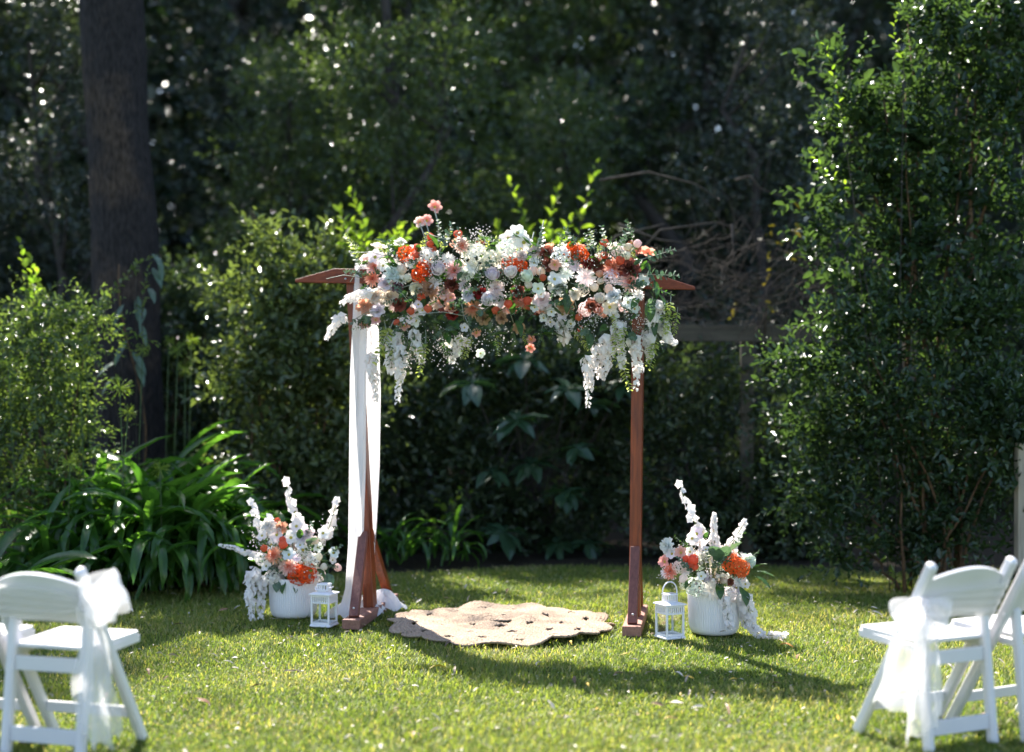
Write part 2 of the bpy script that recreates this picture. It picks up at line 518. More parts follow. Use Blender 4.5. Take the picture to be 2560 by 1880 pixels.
def shrub(name, label, cat, Y, pblobs, nshoot, L, nl, ll, lw, mat, seed, rootpx, nstems=14, depth=.8, up=.45, shell=.4,
          parts=0, stem_r=.016, quads=True, extra=(), group=None, jit=.35, updir=.55, stem_mat=None, tintf=None, ang=.95, clump=(.26, .50)):
    """pblobs: (px, py, pixel radius[, dy]) blobs of the crown"""
    rng = np.random.default_rng(seed)
    blobs = []
    for b in pblobs:
        px, py, rp = b[:3]; lo_, hi_ = clump; dy = b[3] if len(b) > 3 else 0
        y = Y + dy
        r = rp / FPX * y
        c = at(px, py, y)
        for q in range(5):
            w = rng.normal(size=3); w = w / np.linalg.norm(w) * r * .72 * rng.random() ** .4
            rr = r * rng.uniform(lo_, hi_)
            blobs.append((c + Vector((w[0], w[1] * depth, w[2])), (rr, rr * depth, rr)))
    root = at(rootpx, 954, Y); root.z = 0
    P, D = shoots(rng, blobs, nshoot, up, shell)
    P[:, 2] = np.maximum(P[:, 2], .03)
    lv = leaves_on(rng, P, D, L, nl, ll, lw, jit=jit, updir=updir, ang=ang)
    lv[0][:, 2] = np.maximum(lv[0][:, 2], .02)
    e = empty(name, root)
    tag(e, label, cat, group)
    off = np.array(root)
    B = lv[0] - off
    tint = rng.random(len(B)) * .75
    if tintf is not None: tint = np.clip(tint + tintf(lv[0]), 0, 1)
    use = np.ones(len(B), bool)
    if parts:
        # the nearest leaves in view are single leaf objects
        px = 1280 + FPX * lv[0][:, 0] / lv[0][:, 1]; py = 954 - FPX * (lv[0][:, 2] - CAM_H) / lv[0][:, 1]
        ok = (px > 0) & (px < 2540) & (py > 10) & (py < 1500)
        score = lv[3] / lv[0][:, 1] * np.where(ok, 1, 0) * np.where(lv[0][:, 1] < np.quantile(lv[0][:, 1], .22), 2, 1)
        sel = np.argsort(-score)[:parts]
        use[sel] = False
        lmesh = []
        for q in range(3):
            one = (np.zeros((1, 3)), np.array([[0, 1., 0]]), np.array([[0, 0, 1.]]), np.ones(1), np.array([lw / ll]))
            lmesh.append(leaf_mesh(rng, 'leaf', one, mat, True, .2 + .08 * q, np.array([.15 + .25 * q])))
        for i in sel:
            ld, nv = Vector(lv[1][i]), Vector(lv[2][i])
            sx = ld.cross(nv)
            q = Matrix((sx, ld, nv)).transposed().to_quaternion()
            obj('leaf', lmesh[int(tint[i] * 3.99) % 3], e, Vector(B[i]), q, float(lv[3][i]))
    me = leaf_mesh(rng, 'foliage', (B[use], lv[1][use], lv[2][use], lv[3][use], lv[4][use]), mat, quads, tint=tint[use])
    f = obj('foliage', me, e); f['kind'] = 'stuff'
    idx = rng.choice(len(P), min(nstems, len(P)), replace=False)
    ex = [([Vector(p) - root for p in pts], rad) for pts, rad in extra]
    sm = stems_mesh(rng, 'stems', (0, 0, 0), [P[i] - off for i in idx], stem_mat or M['stem'], stem_r, extra=ex)
    obj('stem', sm, e)
    return e

# ---- forest behind ---------------------------------------------------------
def make_forest_tree(seed, H, width, zlow, nleaf_shoots, mat, ll=.085):
    rng = np.random.default_rng(seed)
    blobs = []
    nb = 16
    for i in range(nb):
        t = (i + .5) / nb
        z = zlow + (H - zlow) * t
        w = width * (.55 + .45 * math.sin(math.pi * min(1, .25 + .8 * t)))
        a = rng.random() * 6.28; rr = w * .55 * math.sqrt(rng.random())
        s = .55 + .5 * rng.random()
        blobs.append((Vector((math.cos(a) * rr, math.sin(a) * rr, z)), (.85 * s, .85 * s, .62 * s)))
    P, D = shoots(rng, blobs, nleaf_shoots, .35, .5)
    lv = leaves_on(rng, P, D, .35, 9, ll, ll * .5, jit=.45)
    crown = leaf_mesh(rng, 'crown', lv, mat, False, .2)
    mb = MB()
    pts = [Vector((rng.normal() * .06 * i, rng.normal() * .06 * i, H * .92 * i / 8)) for i in range(9)]
    mb.tube(pts, [.13 * (1 - i / 9) + .015 for i in range(9)], 8)
    for b in blobs:
        z0 = max(.4, b[0].z - .9); k = min(7, int(z0 / (H * .92) * 8)); f = z0 / (H * .92) * 8 - k
        p0 = pts[k].lerp(pts[k + 1], min(1, f))
        mb.tube([p0, p0.lerp(b[0], .5) + Vector((0, 0, -.1)), b[0]], [.035, .025, .01], 5)
    trunk = mb.mesh('trunk', M['darkbark'], True)
    return trunk, crown

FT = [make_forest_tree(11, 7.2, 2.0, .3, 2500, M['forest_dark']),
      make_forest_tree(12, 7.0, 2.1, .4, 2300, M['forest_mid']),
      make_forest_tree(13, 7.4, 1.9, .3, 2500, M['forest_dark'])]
rf = random.Random(21)
def forest_tree(x, y, v, s, label, group):
    e = empty('forest_tree', (x, y, 0), rf.uniform(0, 6.28))
    e.scale = (s * rf.uniform(.92, 1.1), s * rf.uniform(.92, 1.1), s)
    tag(e, label, 'tree', group)
    obj('trunk', FT[v][0], e)
    obj('crown', FT[v][1], e)['kind'] = 'stuff'
for i in range(10):
    x = -9.3 + i * 2.05 + rf.uniform(-.4, .4)
    y = 15.6 + rf.uniform(0, 2.0)
    light = -3.2 < x < 1.2  # leaves paler here: sunlight through the crowns put into the colour
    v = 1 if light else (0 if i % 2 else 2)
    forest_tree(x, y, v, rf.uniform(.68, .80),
                'leafy tree in the dim woodland behind the arch, sunlight painted into its paler leaves' if light else 'dark glossy leaved tree in the dim woodland behind the garden',
                'woodland trees tinted paler for sunlight' if light else 'dark trees in the woodland')
for i in range(13):
    x = -12.5 + i * 2.1 + rf.uniform(-.6, .6)
    y = 20.5 + rf.uniform(0, 3.5)
    light = -3.5 < x < 1.5  # same paler leaf colour, painted in for sunlit crowns
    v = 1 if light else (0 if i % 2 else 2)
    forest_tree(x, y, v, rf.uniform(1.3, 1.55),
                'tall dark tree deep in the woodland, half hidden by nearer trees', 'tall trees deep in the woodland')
# far-off wood that reads as one mass
rng = np.random.default_rng(31)
n = 85000
xx = rng.uniform(-46, 26, n)
topz = 25.2 + 1.0 * np.sin(xx * .9) + .8 * np.sin(xx * 2.3 + 1)  # wood carried far above the view to shade the trees before it
P = np.stack([xx, rng.uniform(29.5, 34.5, n), rng.random(n) ** 1.35 * topz], 1)
xx2 = rng.uniform(-30, 30, 85000)
P = np.concatenate([P, np.stack([xx2, rng.uniform(36, 41, 85000), rng.random(85000) * 15], 1)])
# loose unseen crowns added above the wood to dapple the clearing with shade
cl = []
tries = 0
while len(cl) < 110 and tries < 4000:
    tries += 1
    c = (rng.uniform(-32, 8), rng.uniform(30, 34), rng.uniform(25.5, 34))
    h = c[2] / math.tan(SUN_ELEV); lx = c[0] + math.sin(SUN_AZ) * h; ly = c[1] - math.cos(SUN_AZ) * h
    # crowns that would shade the arch
    if -2.0 < lx < 2.6 and 6.5 < ly < 11.2: continue
    if abs(lx) > 1.2 and abs(lx) < 3.4 and 5.0 < ly < 7.2: continue
    if lx < -.3 and 9.0 < ly < 12.6: continue
    if lx > 1.9 and 6.5 < ly < 11.6 and rng.random() < .85: continue
    cl.append(c)
cl = np.array(cl)
k = rng.integers(0, len(cl), 5200)
P = np.concatenate([P, cl[k] + rng.normal(size=(5200, 3)) * np.array([.62, .5, .42])])
n = len(P)
lv = (P, norm(rng.normal(size=(n, 3))), norm(rng.normal(size=(n, 3)) + np.array([0, 0, .6])), np.full(n, .50), np.full(n, .34))
sdn = lv[2] - lv[1] * (lv[2] * lv[1]).sum(1, keepdims=True)
lv = (lv[0], lv[1], norm(sdn), lv[3], lv[4])
tag(obj('distant_woodland', leaf_mesh(rng, 'distant_woodland', lv, M['forest_far'], False)), 'dark mass of distant woodland foliage behind all the trees, plus unseen crowns added to dapple the lawn', 'woodland', kind='stuff')

# slender dark trunk seen behind the arch
e = empty('slender_tree', at(1000, 954, 16.6)); e.location.z = 0
tag(e, 'slender bare grey trunk rising in the woodland above the garland', 'tree')
mb = MB()
rng = np.random.default_rng(8)
pts = [Vector((.14 * math.sin(i * .5) - .012 * i, 0, i * .8)) for i in range(11)]
mb.tube(pts, [.10 - .006 * i for i in range(11)], 9)
obj('trunk', mb.mesh('trunk', M['darkbark'], True), e)
for k in range(4):
    z = 3.2 + k * .8; s = 1 if k % 2 else -1
    mb = MB(); mb.tube([(0, 0, z), (s * .5, -.2, z + .15 + .1 * (k % 3)), (s * 1.1, -.3, z + .1)], [.018, .010, .003], 5)
    obj('branch', mb.mesh('branch', M['darkbark'], True), e)
P, D = shoots(rng, [(Vector((.0 + .8 * (1 if k % 2 else -1), -.3, 3.7 + k * .45)), .5) for k in range(9)] + [(Vector((0, 0, 8)), 1.2)], 420, .3)
obj('crown', leaf_mesh(rng, 'crown', leaves_on(rng, P, D, .3, 8, .085, .04), M['forest_mid'], False), e)['kind'] = 'stuff'

# ---- the big dark gum trunk ------------------------------------------------
def bark_mat():
    m, n, l, p, out = new_mat('charred_bark')
    tc = n.new('ShaderNodeTexCoord'); mp = n.new('ShaderNodeMapping'); mp.inputs['Scale'].default_value = (15, 15, 4.5)
    l.new(tc.outputs['Object'], mp.inputs[0])
    a = n.new('ShaderNodeTexNoise'); a.inputs['Scale'].default_value = 3; a.inputs['Detail'].default_value = 8
    l.new(mp.outputs[0], a.inputs[0])
    b = n.new('ShaderNodeTexNoise'); b.inputs['Scale'].default_value = 1.4; b.inputs['Detail'].default_value = 5
    l.new(tc.outputs['Object'], b.inputs[0])
    r = ramp(n, [(.3, (.006, .0055, .006)), (.7, (.032, .027, .027))]); l.new(a.outputs[0], r.inputs[0])
    r2 = ramp(n, [(.3, (.012, .008, .006)), (.7, (.075, .054, .042))]); l.new(a.outputs[0], r2.inputs[0])
    mk = ramp(n, [(.52, (0, 0, 0)), (.62, (1, 1, 1))]); l.new(b.outputs[0], mk.inputs[0])
    mx = n.new('ShaderNodeMix'); mx.data_type = 'RGBA'
    l.new(mk.outputs[0], mx.inputs[0]); l.new(r.outputs[0], mx.inputs[6]); l.new(r2.outputs[0], mx.inputs[7])
    l.new(mx.outputs[2], p.inputs['Base Color']); p.inputs['Roughness'].default_value = .85; p.inputs['Specular IOR Level'].default_value = .25
    bp = n.new('ShaderNodeBump'); bp.inputs['Strength'].default_value = .7; bp.inputs['Distance'].default_value = .02
    l.new(a.outputs[0], bp.inputs['Height']); l.new(bp.outputs[0], p.inputs['Normal'])
    return m
M['bark'] = bark_mat()
TY = 13.2
e = empty('gum_tree', at(322, 954, TY)); e.location.z = 0
tag(e, 'big dark charred tree trunk standing among the shrubs', 'tree')
rng = np.random.default_rng(44)
nz, na = 70, 96
HT = 5.5  # fork above the view, height set so the trunk's shadow stops short
cx = np.interp(np.linspace(0, HT, nz), [0, 1.4, 3.0, 4.0, 5.0, 11], np.array([330, 322, 312, 293, 280, 240]) - 322) / FPX * TY
rad = np.interp(np.linspace(0, HT, nz), [0, .3, 1.0, 2.4, 3.2, 5.0, 11], [.43, .36, .325, .31, .305, .28, .19])
V = np.zeros((nz, na, 3))
ph = rng.random(40) * 6.28
for i in range(nz):
    z = HT * i / (nz - 1)
    a = np.linspace(0, 2 * np.pi, na, endpoint=False)
    d = .5 * np.sin(23 * a + 1.6 * np.sin(z * 2.1 + ph[0]) + ph[1]) + .5 * np.sin(31 * a + 2.0 * np.sin(z * 1.7 + ph[2])) + .4 * np.sin(9 * a + z * .9)
    d += .5 * rng.normal(size=na)
    bulge = .02 * math.sin(z * 1.9 + 1) * np.sin(2 * a + z)
    r = rad[i] + .007 * d + bulge
    V[i, :, 0] = cx[i] + r * np.cos(a); V[i, :, 1] = r * np.sin(a); V[i, :, 2] = z
I = np.arange(nz - 1)[:, None] * na + np.arange(na)[None, :]
J = np.arange(nz - 1)[:, None] * na + (np.arange(na)[None, :] + 1) % na
F = np.stack([I, J, J + na, I + na], -1).reshape(-1, 4)
obj('trunk', np_mesh('trunk', V.reshape(-1, 3), F, M['bark'], smooth=True), e)
mb = MB()  # unseen limbs and thin crown, swung back to break up their shade
top = Vector((cx[-1], 0, HT - .05))
bl = []
for k in range(7):
    a = k * .5 + .9; q = top + Vector((math.cos(a) * 2.6 - .6, math.sin(a) * 2.2 + .6, 1.9 + .9 * (k % 3)))
    mb.tube([top + Vector((0, 0, -.35)), top.lerp(q, .4) + Vector((0, 0, .35)), q], [.17, .09, .03], 8)
    bl.append((q, (1.0, .9, .5)))
obj('limb', mb.mesh('limb', M['bark'], True), e)
P, D = shoots(rng, bl, 420, .3)
obj('crown', leaf_mesh(rng, 'crown', leaves_on(rng, P, D, .4, 8, .13, .03), M['forest_mid'], False), e)['kind'] = 'stuff'

# ---- shrubs ---------------------------------------------------------------
# dark hedge behind the arch
shrub('dark_shrub', 'dark leafy shrub filling the space behind the arch and rug', 'shrub', 13.2,
      [(920, 960, 170), (1080, 960, 190), (1260, 980, 190), (1440, 960, 180), (940, 1200, 190), (1130, 1220, 190), (1330, 1240, 200), (1520, 1180, 180), (1560, 1000, 150), (1040, 1370, 120), (1430, 1370, 120), (860, 1100, 140)],
      2300, .34, 8, .088, .044, M['hedge_dark'], 101, 1200, 26, shell=.5, clump=(.2, .44), stem_mat=M['darkbark'])
# variegated bush beside the drape
shrub('tall_shrub', 'broad olive green shrub with glinting leaves beside the white drape', 'shrub', 12.2,
      [(660, 780, 130), (770, 750, 120), (860, 860, 130), (610, 960, 120), (740, 960, 160), (860, 1030, 130), (700, 1160, 150), (820, 1220, 150), (640, 1330, 120), (770, 1370, 110), (640, 650, 75), (560, 740, 50), (720, 680, 80), (900, 700, 70), (820, 640, 60)],
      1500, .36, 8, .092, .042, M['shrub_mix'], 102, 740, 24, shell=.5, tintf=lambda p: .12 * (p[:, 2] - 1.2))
shrub('dark_shrub', 'dim dark shrub in the gap between the big trunk and the olive shrub', 'shrub', 14.2,
      [(430, 760, 110), (520, 840, 120), (420, 930, 120), (520, 1000, 130), (440, 1120, 140), (200, 800, 130), (100, 900, 150), (300, 1000, 150), (560, 1150, 140), (330, 850, 120)],
      1500, .34, 8, .085, .042, M['hedge_dark'], 107, 420, 14, shell=.5)
# bright shoots above the beam
def shoot_plant(name, label, Y, rootpx, paths, seed, ll, lw, mat, nl=14, group=None, parts=True, rstem=.006):
    rng = np.random.default_rng(seed)
    root = at(rootpx, 954, Y); root.z = 0
    e = empty(name, root); tag(e, label, 'shrub', group)
    lm = []
    for q in range(3):
        one = (np.zeros((1, 3)), np.array([[0, 1., 0]]), np.array([[0, 0, 1.]]), np.ones(1), np.array([lw / ll]))
        lm.append(leaf_mesh(rng, 'leaf', one, mat, True, .15 + .1 * q, np.array([.2 + .3 * q])))
    mb = MB()
    for (x0, y0, x1, y1) in paths:
        a = at(x0, y0, Y + rng.normal() * .15); b = at(x1, y1, a.y + rng.normal() * .12)
        pts = []
        g = root + Vector((rng.normal() * .06, rng.normal() * .06, 0))
        for i in range(5): pts.append(g.lerp(a, i / 5))
        bow = Vector((rng.normal() * .05, rng.normal() * .05, 0))
        for i in range(7):
            t = i / 6; pts.append(a.lerp(b, t) + bow * (t * (1 - t) * 4))
        mb.tube([p - root + Vector((0, .5 * max(0, 1 - i / 5), 0)) for i, p in enumerate(pts)], [rstem * 1.2 - rstem * .9 * i / 11 for i in range(12)], 5)
        D = np.array((b - a).normalized())
        for k in range(nl):
            t = (k + .5) / nl
            p = a.lerp(b, t) + bow * (t * (1 - t) * 4)
            az = k * 2.4
            u = np.cross(D, [0.3, 1, .2]); u /= np.linalg.norm(u); w = np.cross(D, u)
            side = u * math.cos(az) + w * math.sin(az)
            an = 1.1 - .6 * t + rng.normal() * .15
            ld = Vector(D * math.cos(an) + side * math.sin(an)).normalized()
            nv = Vector(D) * .6 + Vector((0, 0, .5)) + Vector(rng.normal(size=3) * .3)
            nv = (nv - ld * nv.dot(ld)).normalized()
            q = Matrix((ld.cross(nv), ld, nv)).transposed().to_quaternion()
            obj('leaf', lm[k % 3], e, p - root, q, float(ll * (1.1 - .45 * t) * (.75 + .5 * rng.random())))
    obj('stem', mb.mesh('stem', M['darkbark'], True), e)
    return e
shoot_plant('young_shrub', 'yellow green shoots rising above the beam end beside the drape', 12.3, 900,
            [(900, 640, 868, 480), (880, 640, 850, 520), (930, 640, 880, 560), (960, 640, 1000, 560), (1000, 640, 1040, 575), (940, 650, 960, 590), (870, 650, 830, 590), (905, 660, 905, 570)], 201, .12, .058, M['yellow_leaf'], 18)
shoot_plant('young_shrub', 'yellow green shoots rising behind the middle of the garland', 12.9, 1330,
            [(1380, 640, 1400, 470), (1330, 640, 1270, 450), (1400, 640, 1455, 530), (1440, 640, 1495, 400), (1330, 640, 1310, 540), (1260, 640, 1240, 560), (1380, 640, 1360, 560)], 202, .125, .060, M['yellow_leaf'], 15)
shoot_plant('young_shrub', 'bright green leafy shoot standing beyond the fine leaved bush, beside the big trunk', 11.6, 80,
            [(85, 780, 50, 600), (90, 790, 75, 640), (70, 800, 95, 680), (100, 800, 105, 720)], 203, .10, .055, M['yellow_leaf'], 12)

# fine-leaved shrub at the left
shrub('fine_shrub', 'bushy fine leaved shrub with sparkling light green leaves', 'shrub', 10.9,
      [(90, 850, 100), (190, 830, 80), (130, 940, 110), (40, 960, 90), (60, 1080, 110), (180, 1040, 90), (120, 1170, 110), (210, 1130, 70), (20, 1230, 100), (120, 1290, 80), (230, 780, 40), (110, 770, 50), (-60, 900, 110), (-80, 1100, 140)],
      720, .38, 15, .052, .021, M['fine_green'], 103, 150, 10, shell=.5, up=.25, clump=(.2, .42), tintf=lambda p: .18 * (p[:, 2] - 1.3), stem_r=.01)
# right-hand shrubs
shrub('dark_shrub', 'dark low shrub between the flower pot and the tall glossy bush', 'shrub', 12.6,
      [(1680, 1080, 130), (1800, 1000, 110), (1820, 1160, 170), (1660, 1270, 140), (1900, 1290, 160), (1960, 1080, 120), (1760, 1330, 110), (1600, 900, 80), (1680, 900, 70), (2000, 1350, 120)],
      1700, .3, 8, .07, .034, M['hedge_dark'], 104, 1780, 20, shell=.5, stem_mat=M['darkbark'])
shrub('bushy_shrub', 'dense bushy shrub with small dark green leaves under the tall glossy bush', 'shrub', 10.5,
      [(2120, 850, 130), (2260, 800, 150), (2420, 780, 150), (2550, 800, 140), (2080, 1010, 140), (2240, 980, 170), (2410, 980, 180), (2560, 1000, 180), (2100, 1180, 170), (2270, 1180, 190), (2440, 1190, 190), (2600, 1190, 170), (2160, 1340, 140), (2340, 1360, 130), (2520, 1360, 130), (2020, 900, 70), (2000, 1100, 80)],
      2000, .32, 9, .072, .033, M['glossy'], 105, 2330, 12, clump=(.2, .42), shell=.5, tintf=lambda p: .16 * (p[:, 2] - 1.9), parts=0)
limbs = []
for pts, r in (([(2330, 1430), (2300, 1200), (2262, 1000), (2272, 820), (2262, 640), (2240, 480), (2210, 250)], .030),
               ([(2350, 1430), (2345, 1180), (2330, 960), (2290, 740), (2282, 560), (2300, 330), (2270, 60)], .026),
               ([(2390, 1430), (2405, 1150), (2410, 900), (2430, 640), (2425, 440), (2440, 250), (2480, 40)], .028),
               ([(2280, 700), (2180, 560), (2060, 450)], .016), ([(2430, 620), (2500, 400), (2560, 160)], .016), ([(2262, 640), (2150, 420), (2080, 180)], .014)):
    w = [at(x, y, 10.75 + .1 * math.sin(i * 1.7)) for i, (x, y) in enumerate(pts)]
    if pts[0][1] > 1400: w[0].z = 0
    limbs.append((w, [r * (1 - .75 * i / (len(w) - 1)) for i in range(len(w))]))
shrub('tall_bush', 'tall glossy leaved bush reaching the top of the picture above the low shrubs', 'shrub', 10.75,
      [(2110, 150, 50), (2130, 260, 80), (2180, 350, 100), (2250, 270, 110), (2370, 200, 110), (2450, 150, 110), (2540, 110, 120), (2300, 110, 70), (2330, 340, 120), (2450, 320, 110), (2540, 250, 100), (2170, 480, 100), (2280, 480, 110), (2400, 470, 100), (2060, 470, 45), (2090, 560, 60), (2230, 600, 90), (2360, 600, 90), (2280, 40, 30), (2500, 20, 90), (2590, 120, 120), (2050, 650, 50), (2440, 600, 60), (2540, 560, 60), (2360, 90, 60), (2150, 700, 75), (2290, 720, 85), (2430, 700, 85), (2540, 690, 80), (2500, 480, 70)],
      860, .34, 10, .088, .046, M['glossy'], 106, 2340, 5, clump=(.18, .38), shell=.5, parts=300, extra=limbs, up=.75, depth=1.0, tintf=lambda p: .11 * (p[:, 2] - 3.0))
# red new growth at the top
shoot_plant('young_shrub', 'small leafy twig with yellow green tips at the edge of the tall glossy bush', 10.0, 2290,
            [(2110, 330, 2060, 105), (2130, 470, 2030, 380), (2260, 150, 2255, 10)], 204, .055, .028, M['yellow_leaf'], 14, rstem=.003)

# ---- dead tangled creeper on the old pergola -------------------------------
e = empty('old_pergola', at(1870, 954, 12.4)); e.location.z = 0
tag(e, 'old grey timber trellis rail and post under dead creeper', 'trellis')
o = Vector(e.location)
def tbar(name, a, b, w, d, side, mat):
    mb = MB(); mb.bar(a, b, w, d, side, .08); return obj(name, mb.mesh(name, mat), e)
ra, rb = at(1690, 832, 12.4) - o, at(2330, 838, 12.4) - o
tbar('rail', ra, rb, .05, .15, (0, 1, 0), M['grey_wood'])
tbar('post', Vector((0, .06, 0)), Vector((0, .06, at(0, 800, 12.4).z)), .11, .07, (1, 0, 0), M['grey_wood'])
tbar('post', Vector((1.45, .06, 0)), Vector((1.45, .06, at(0, 800, 12.4).z)), .11, .07, (1, 0, 0), M['grey_wood'])
e = empty('dead_creeper', at(1850, 954, 12.25)); e.location.z = at(0, 800, 12.25).z
tag(e, 'tangle of dead grey brown creeper twigs heaped on the trellis', 'creeper')
rng = np.random.default_rng(77)
mb = MB(); big = []
for k in range(480):
    x = rng.uniform(1520, 2200); top = np.interp(x, [1500, 1600, 1750, 1900, 2200], [690, 600, 600, 580, 640])
    y = rng.uniform(top, 815)
    p = at(x, y, 12.25 + rng.normal() * .22) - Vector(e.location)
    d = Vector(rng.normal(size=3)); d.z *= .6; d.normalize()
    pts = [p]
    cv = Vector(rng.normal(size=3)) * .5
    for i in range(6):
        d = (d + cv * .35 + Vector(rng.normal(size=3)) * .15).normalized(); d.y *= .6
        pts.append(pts[-1] + d * rng.uniform(.05, .11))
    mb.tube(pts, [.0042 - .0005 * i for i in range(7)], 3, cap=False)
t = obj('twigs', mb.mesh('twigs', M['twig'], True), e); t['kind'] = 'stuff'
for path in ([(1912, 835), (1918, 720), (1950, 690), (2000, 660)], [(1545, 560), (1650, 600), (1700, 605)], [(1590, 640), (1650, 575), (1790, 555), (1900, 590)],
             [(1500, 450), (1620, 430), (1740, 460), (1800, 500)], [(1840, 450), (1875, 440), (1900, 470), (1950, 490), (2010, 470)], [(1470, 690), (1540, 590), (1660, 560)], [(1830, 560), (1835, 660), (1880, 590)]):
    m2 = MB(); m2.tube([at(x, y, 12.2) - Vector(e.location) for x, y in path], [.014 - .003 * i for i in range(len(path))], 6)
    obj('branch', m2.mesh('branch', M['twig'], True), e)
P, D = shoots(rng, [(at(x, y, 12.1) - Vector(e.location), r) for x, y, r in ((1560, 690, .2), (1700, 640, .15), (1930, 620, .2), (1880, 750, .15), (2000, 560, .2), (1590, 770, .2))], 12, .3)
lf = obj('leaves', leaf_mesh(rng, 'leaves', leaves_on(rng, P, D, .15, 4, .07, .04), leaf_mat('autumn_leaf', (.10, .09, .015), (.26, .19, .03), .5, .45)), e); lf['kind'] = 'stuff'
# pale post at the edge
e = empty('timber_post', at(2556, 954, 10.2)); e.location.z = 0
tag(e, 'pale timber post beside the dense bushy shrub', 'post')
mb = MB(); mb.bar((0, 0, 0), (0, 0, at(0, 1112, 10.2).z), .09, .09, (1, 0, 0), .06)
obj('shaft', mb.mesh('shaft', M['grey_wood_z']), e)
mb = MB(); mb.bar((0, 0, at(0, 1112, 10.2).z), (0, 0, at(0, 1112, 10.2).z + .012), .1, .1, (1, 0, 0), .1)
obj('cap', mb.mesh('cap', M['grey_wood_z']), e)

# ---- strap-leaved clumps ----------------------------------------------------
def strap_mesh(name, curl, elev, width, seed, mat, n=9):
    """an arching strap leaf of length 1, growing along +y from the origin"""
    rng = np.random.default_rng(seed)
    rows = []; y = z = 0.0
    tw = rng.normal() * .25
    for i in range(n):
        t = i / (n - 1)
        w = width * (.55 + .9 * t - .25 * t * t) if t < .5 else width * (.94 - .0 * t) * math.sqrt(max(0.0, 1 - ((t - .5) / .5) ** 2.4))
        a = elev - curl * t ** 1.3
        if i: y += math.cos(a) / (n - 1); z += math.sin(a) / (n - 1)
        ca, sa = math.cos(tw * t), math.sin(tw * t)
        up = .28 * w
        nz, ny = math.cos(a), -math.sin(a)
        l = Vector((-w / 2 * ca, y + ny * up, z + nz * up + w / 2 * sa)); r = Vector((w / 2 * ca, y + ny * up, z + nz * up - w / 2 * sa))
        rows.append([l, Vector((0, y, z)), r])
    mb = MB(); mb.grid(rows)
    me = mb.mesh(name, mat, True)
    a = me.attributes.new('tint', 'FLOAT', 'FACE'); a.data.foreach_set('value', [rng.random() * .6 for _ in me.polygons])
    return me
straps = [strap_mesh('leaf', c, R(el), .092, 300 + i, M['strap']) for i, (c, el) in enumerate(((1.7, 82), (2.3, 80), (2.8, 78), (1.3, 85), (3.2, 74), (2.6, 70)))]
def strap_clump(name, label, cat, loc, nleaf, length, seed, meshes, group=None, width=1.0, facing=None, spread=.10, mound=.04):
    rng = random.Random(seed)
    e = empty(name, loc); tag(e, label, cat, group)
    for k in range(nleaf):
        az = rng.uniform(0, 6.283)
        q = rng.random()
        me = meshes[int(q * len(meshes)) % len(meshes)]
        s = length * rng.uniform(.7, 1.12)
        obj('leaf', me, e, (rng.gauss(0, spread), rng.gauss(0, spread), rng.uniform(0, mound)), (rng.gauss(0, .10), rng.gauss(0, .12), az), (s * width * rng.uniform(.8, 1.15), s, s))
    return e
def gpt(px, py):
    y = CAM_H * FPX / (py - 954); return Vector(((px - 1280) / FPX * y, y, 0))
C1 = 'strap leaved lily clump '
for k, (px, Y, nl, ln, lab) in enumerate([
        (250, 10.75, 100, .84, 'strap leaved lily clump below the big dark trunk, behind the near chair'),
        (390, 10.55, 150, .90, 'largest glossy strap leaved lily clump, arching out over the lawn'),
        (520, 10.65, 105, .82, 'strap leaved lily clump nearest the flower pot beside the drape'),
        (320, 11.15, 80, 1.10, 'upright strap leaved lily clump at the foot of the dark trunk'),
        (455, 11.1, 80, 1.10, 'upright strap leaved lily clump standing behind the largest clump'),
        (140, 10.6, 70, .80, 'small strap leaved lily clump under the fine leaved shrub'),
        (575, 11.6, 56, 1.2, 'sunlit yellow green lily clump in front of the olive shrub'),
        (1000, 11.9, 26, .52, 'dim strap leaved clump at the lawn edge behind the drape'),
        (1130, 11.95, 24, .50, 'dim strap leaved clump behind the middle of the rug')]):
    p = at(px, 954, Y); p.z = 0
    strap_clump('lily_clump', lab, 'plant', p, nl, ln, 400 + k, straps, 'strap leaved clumps along the lawn edge', spread=.17 if k < 7 else .1, mound=(.34 if k < 3 else .5 if k < 5 else .2))
broad = [strap_mesh('leaf', c, R(el), .13, 330 + i, M['strap']) for i, (c, el) in enumerate(((1.0, 60), (1.5, 50), (.8, 40)))]
p = at(-10, 954, 9.75); p.z = 0
strap_clump('broad_lily', 'large broad leaved lily with long arching leaves cut by the picture edge', 'plant', p, 26, 1.0, 450, broad, spread=.08)

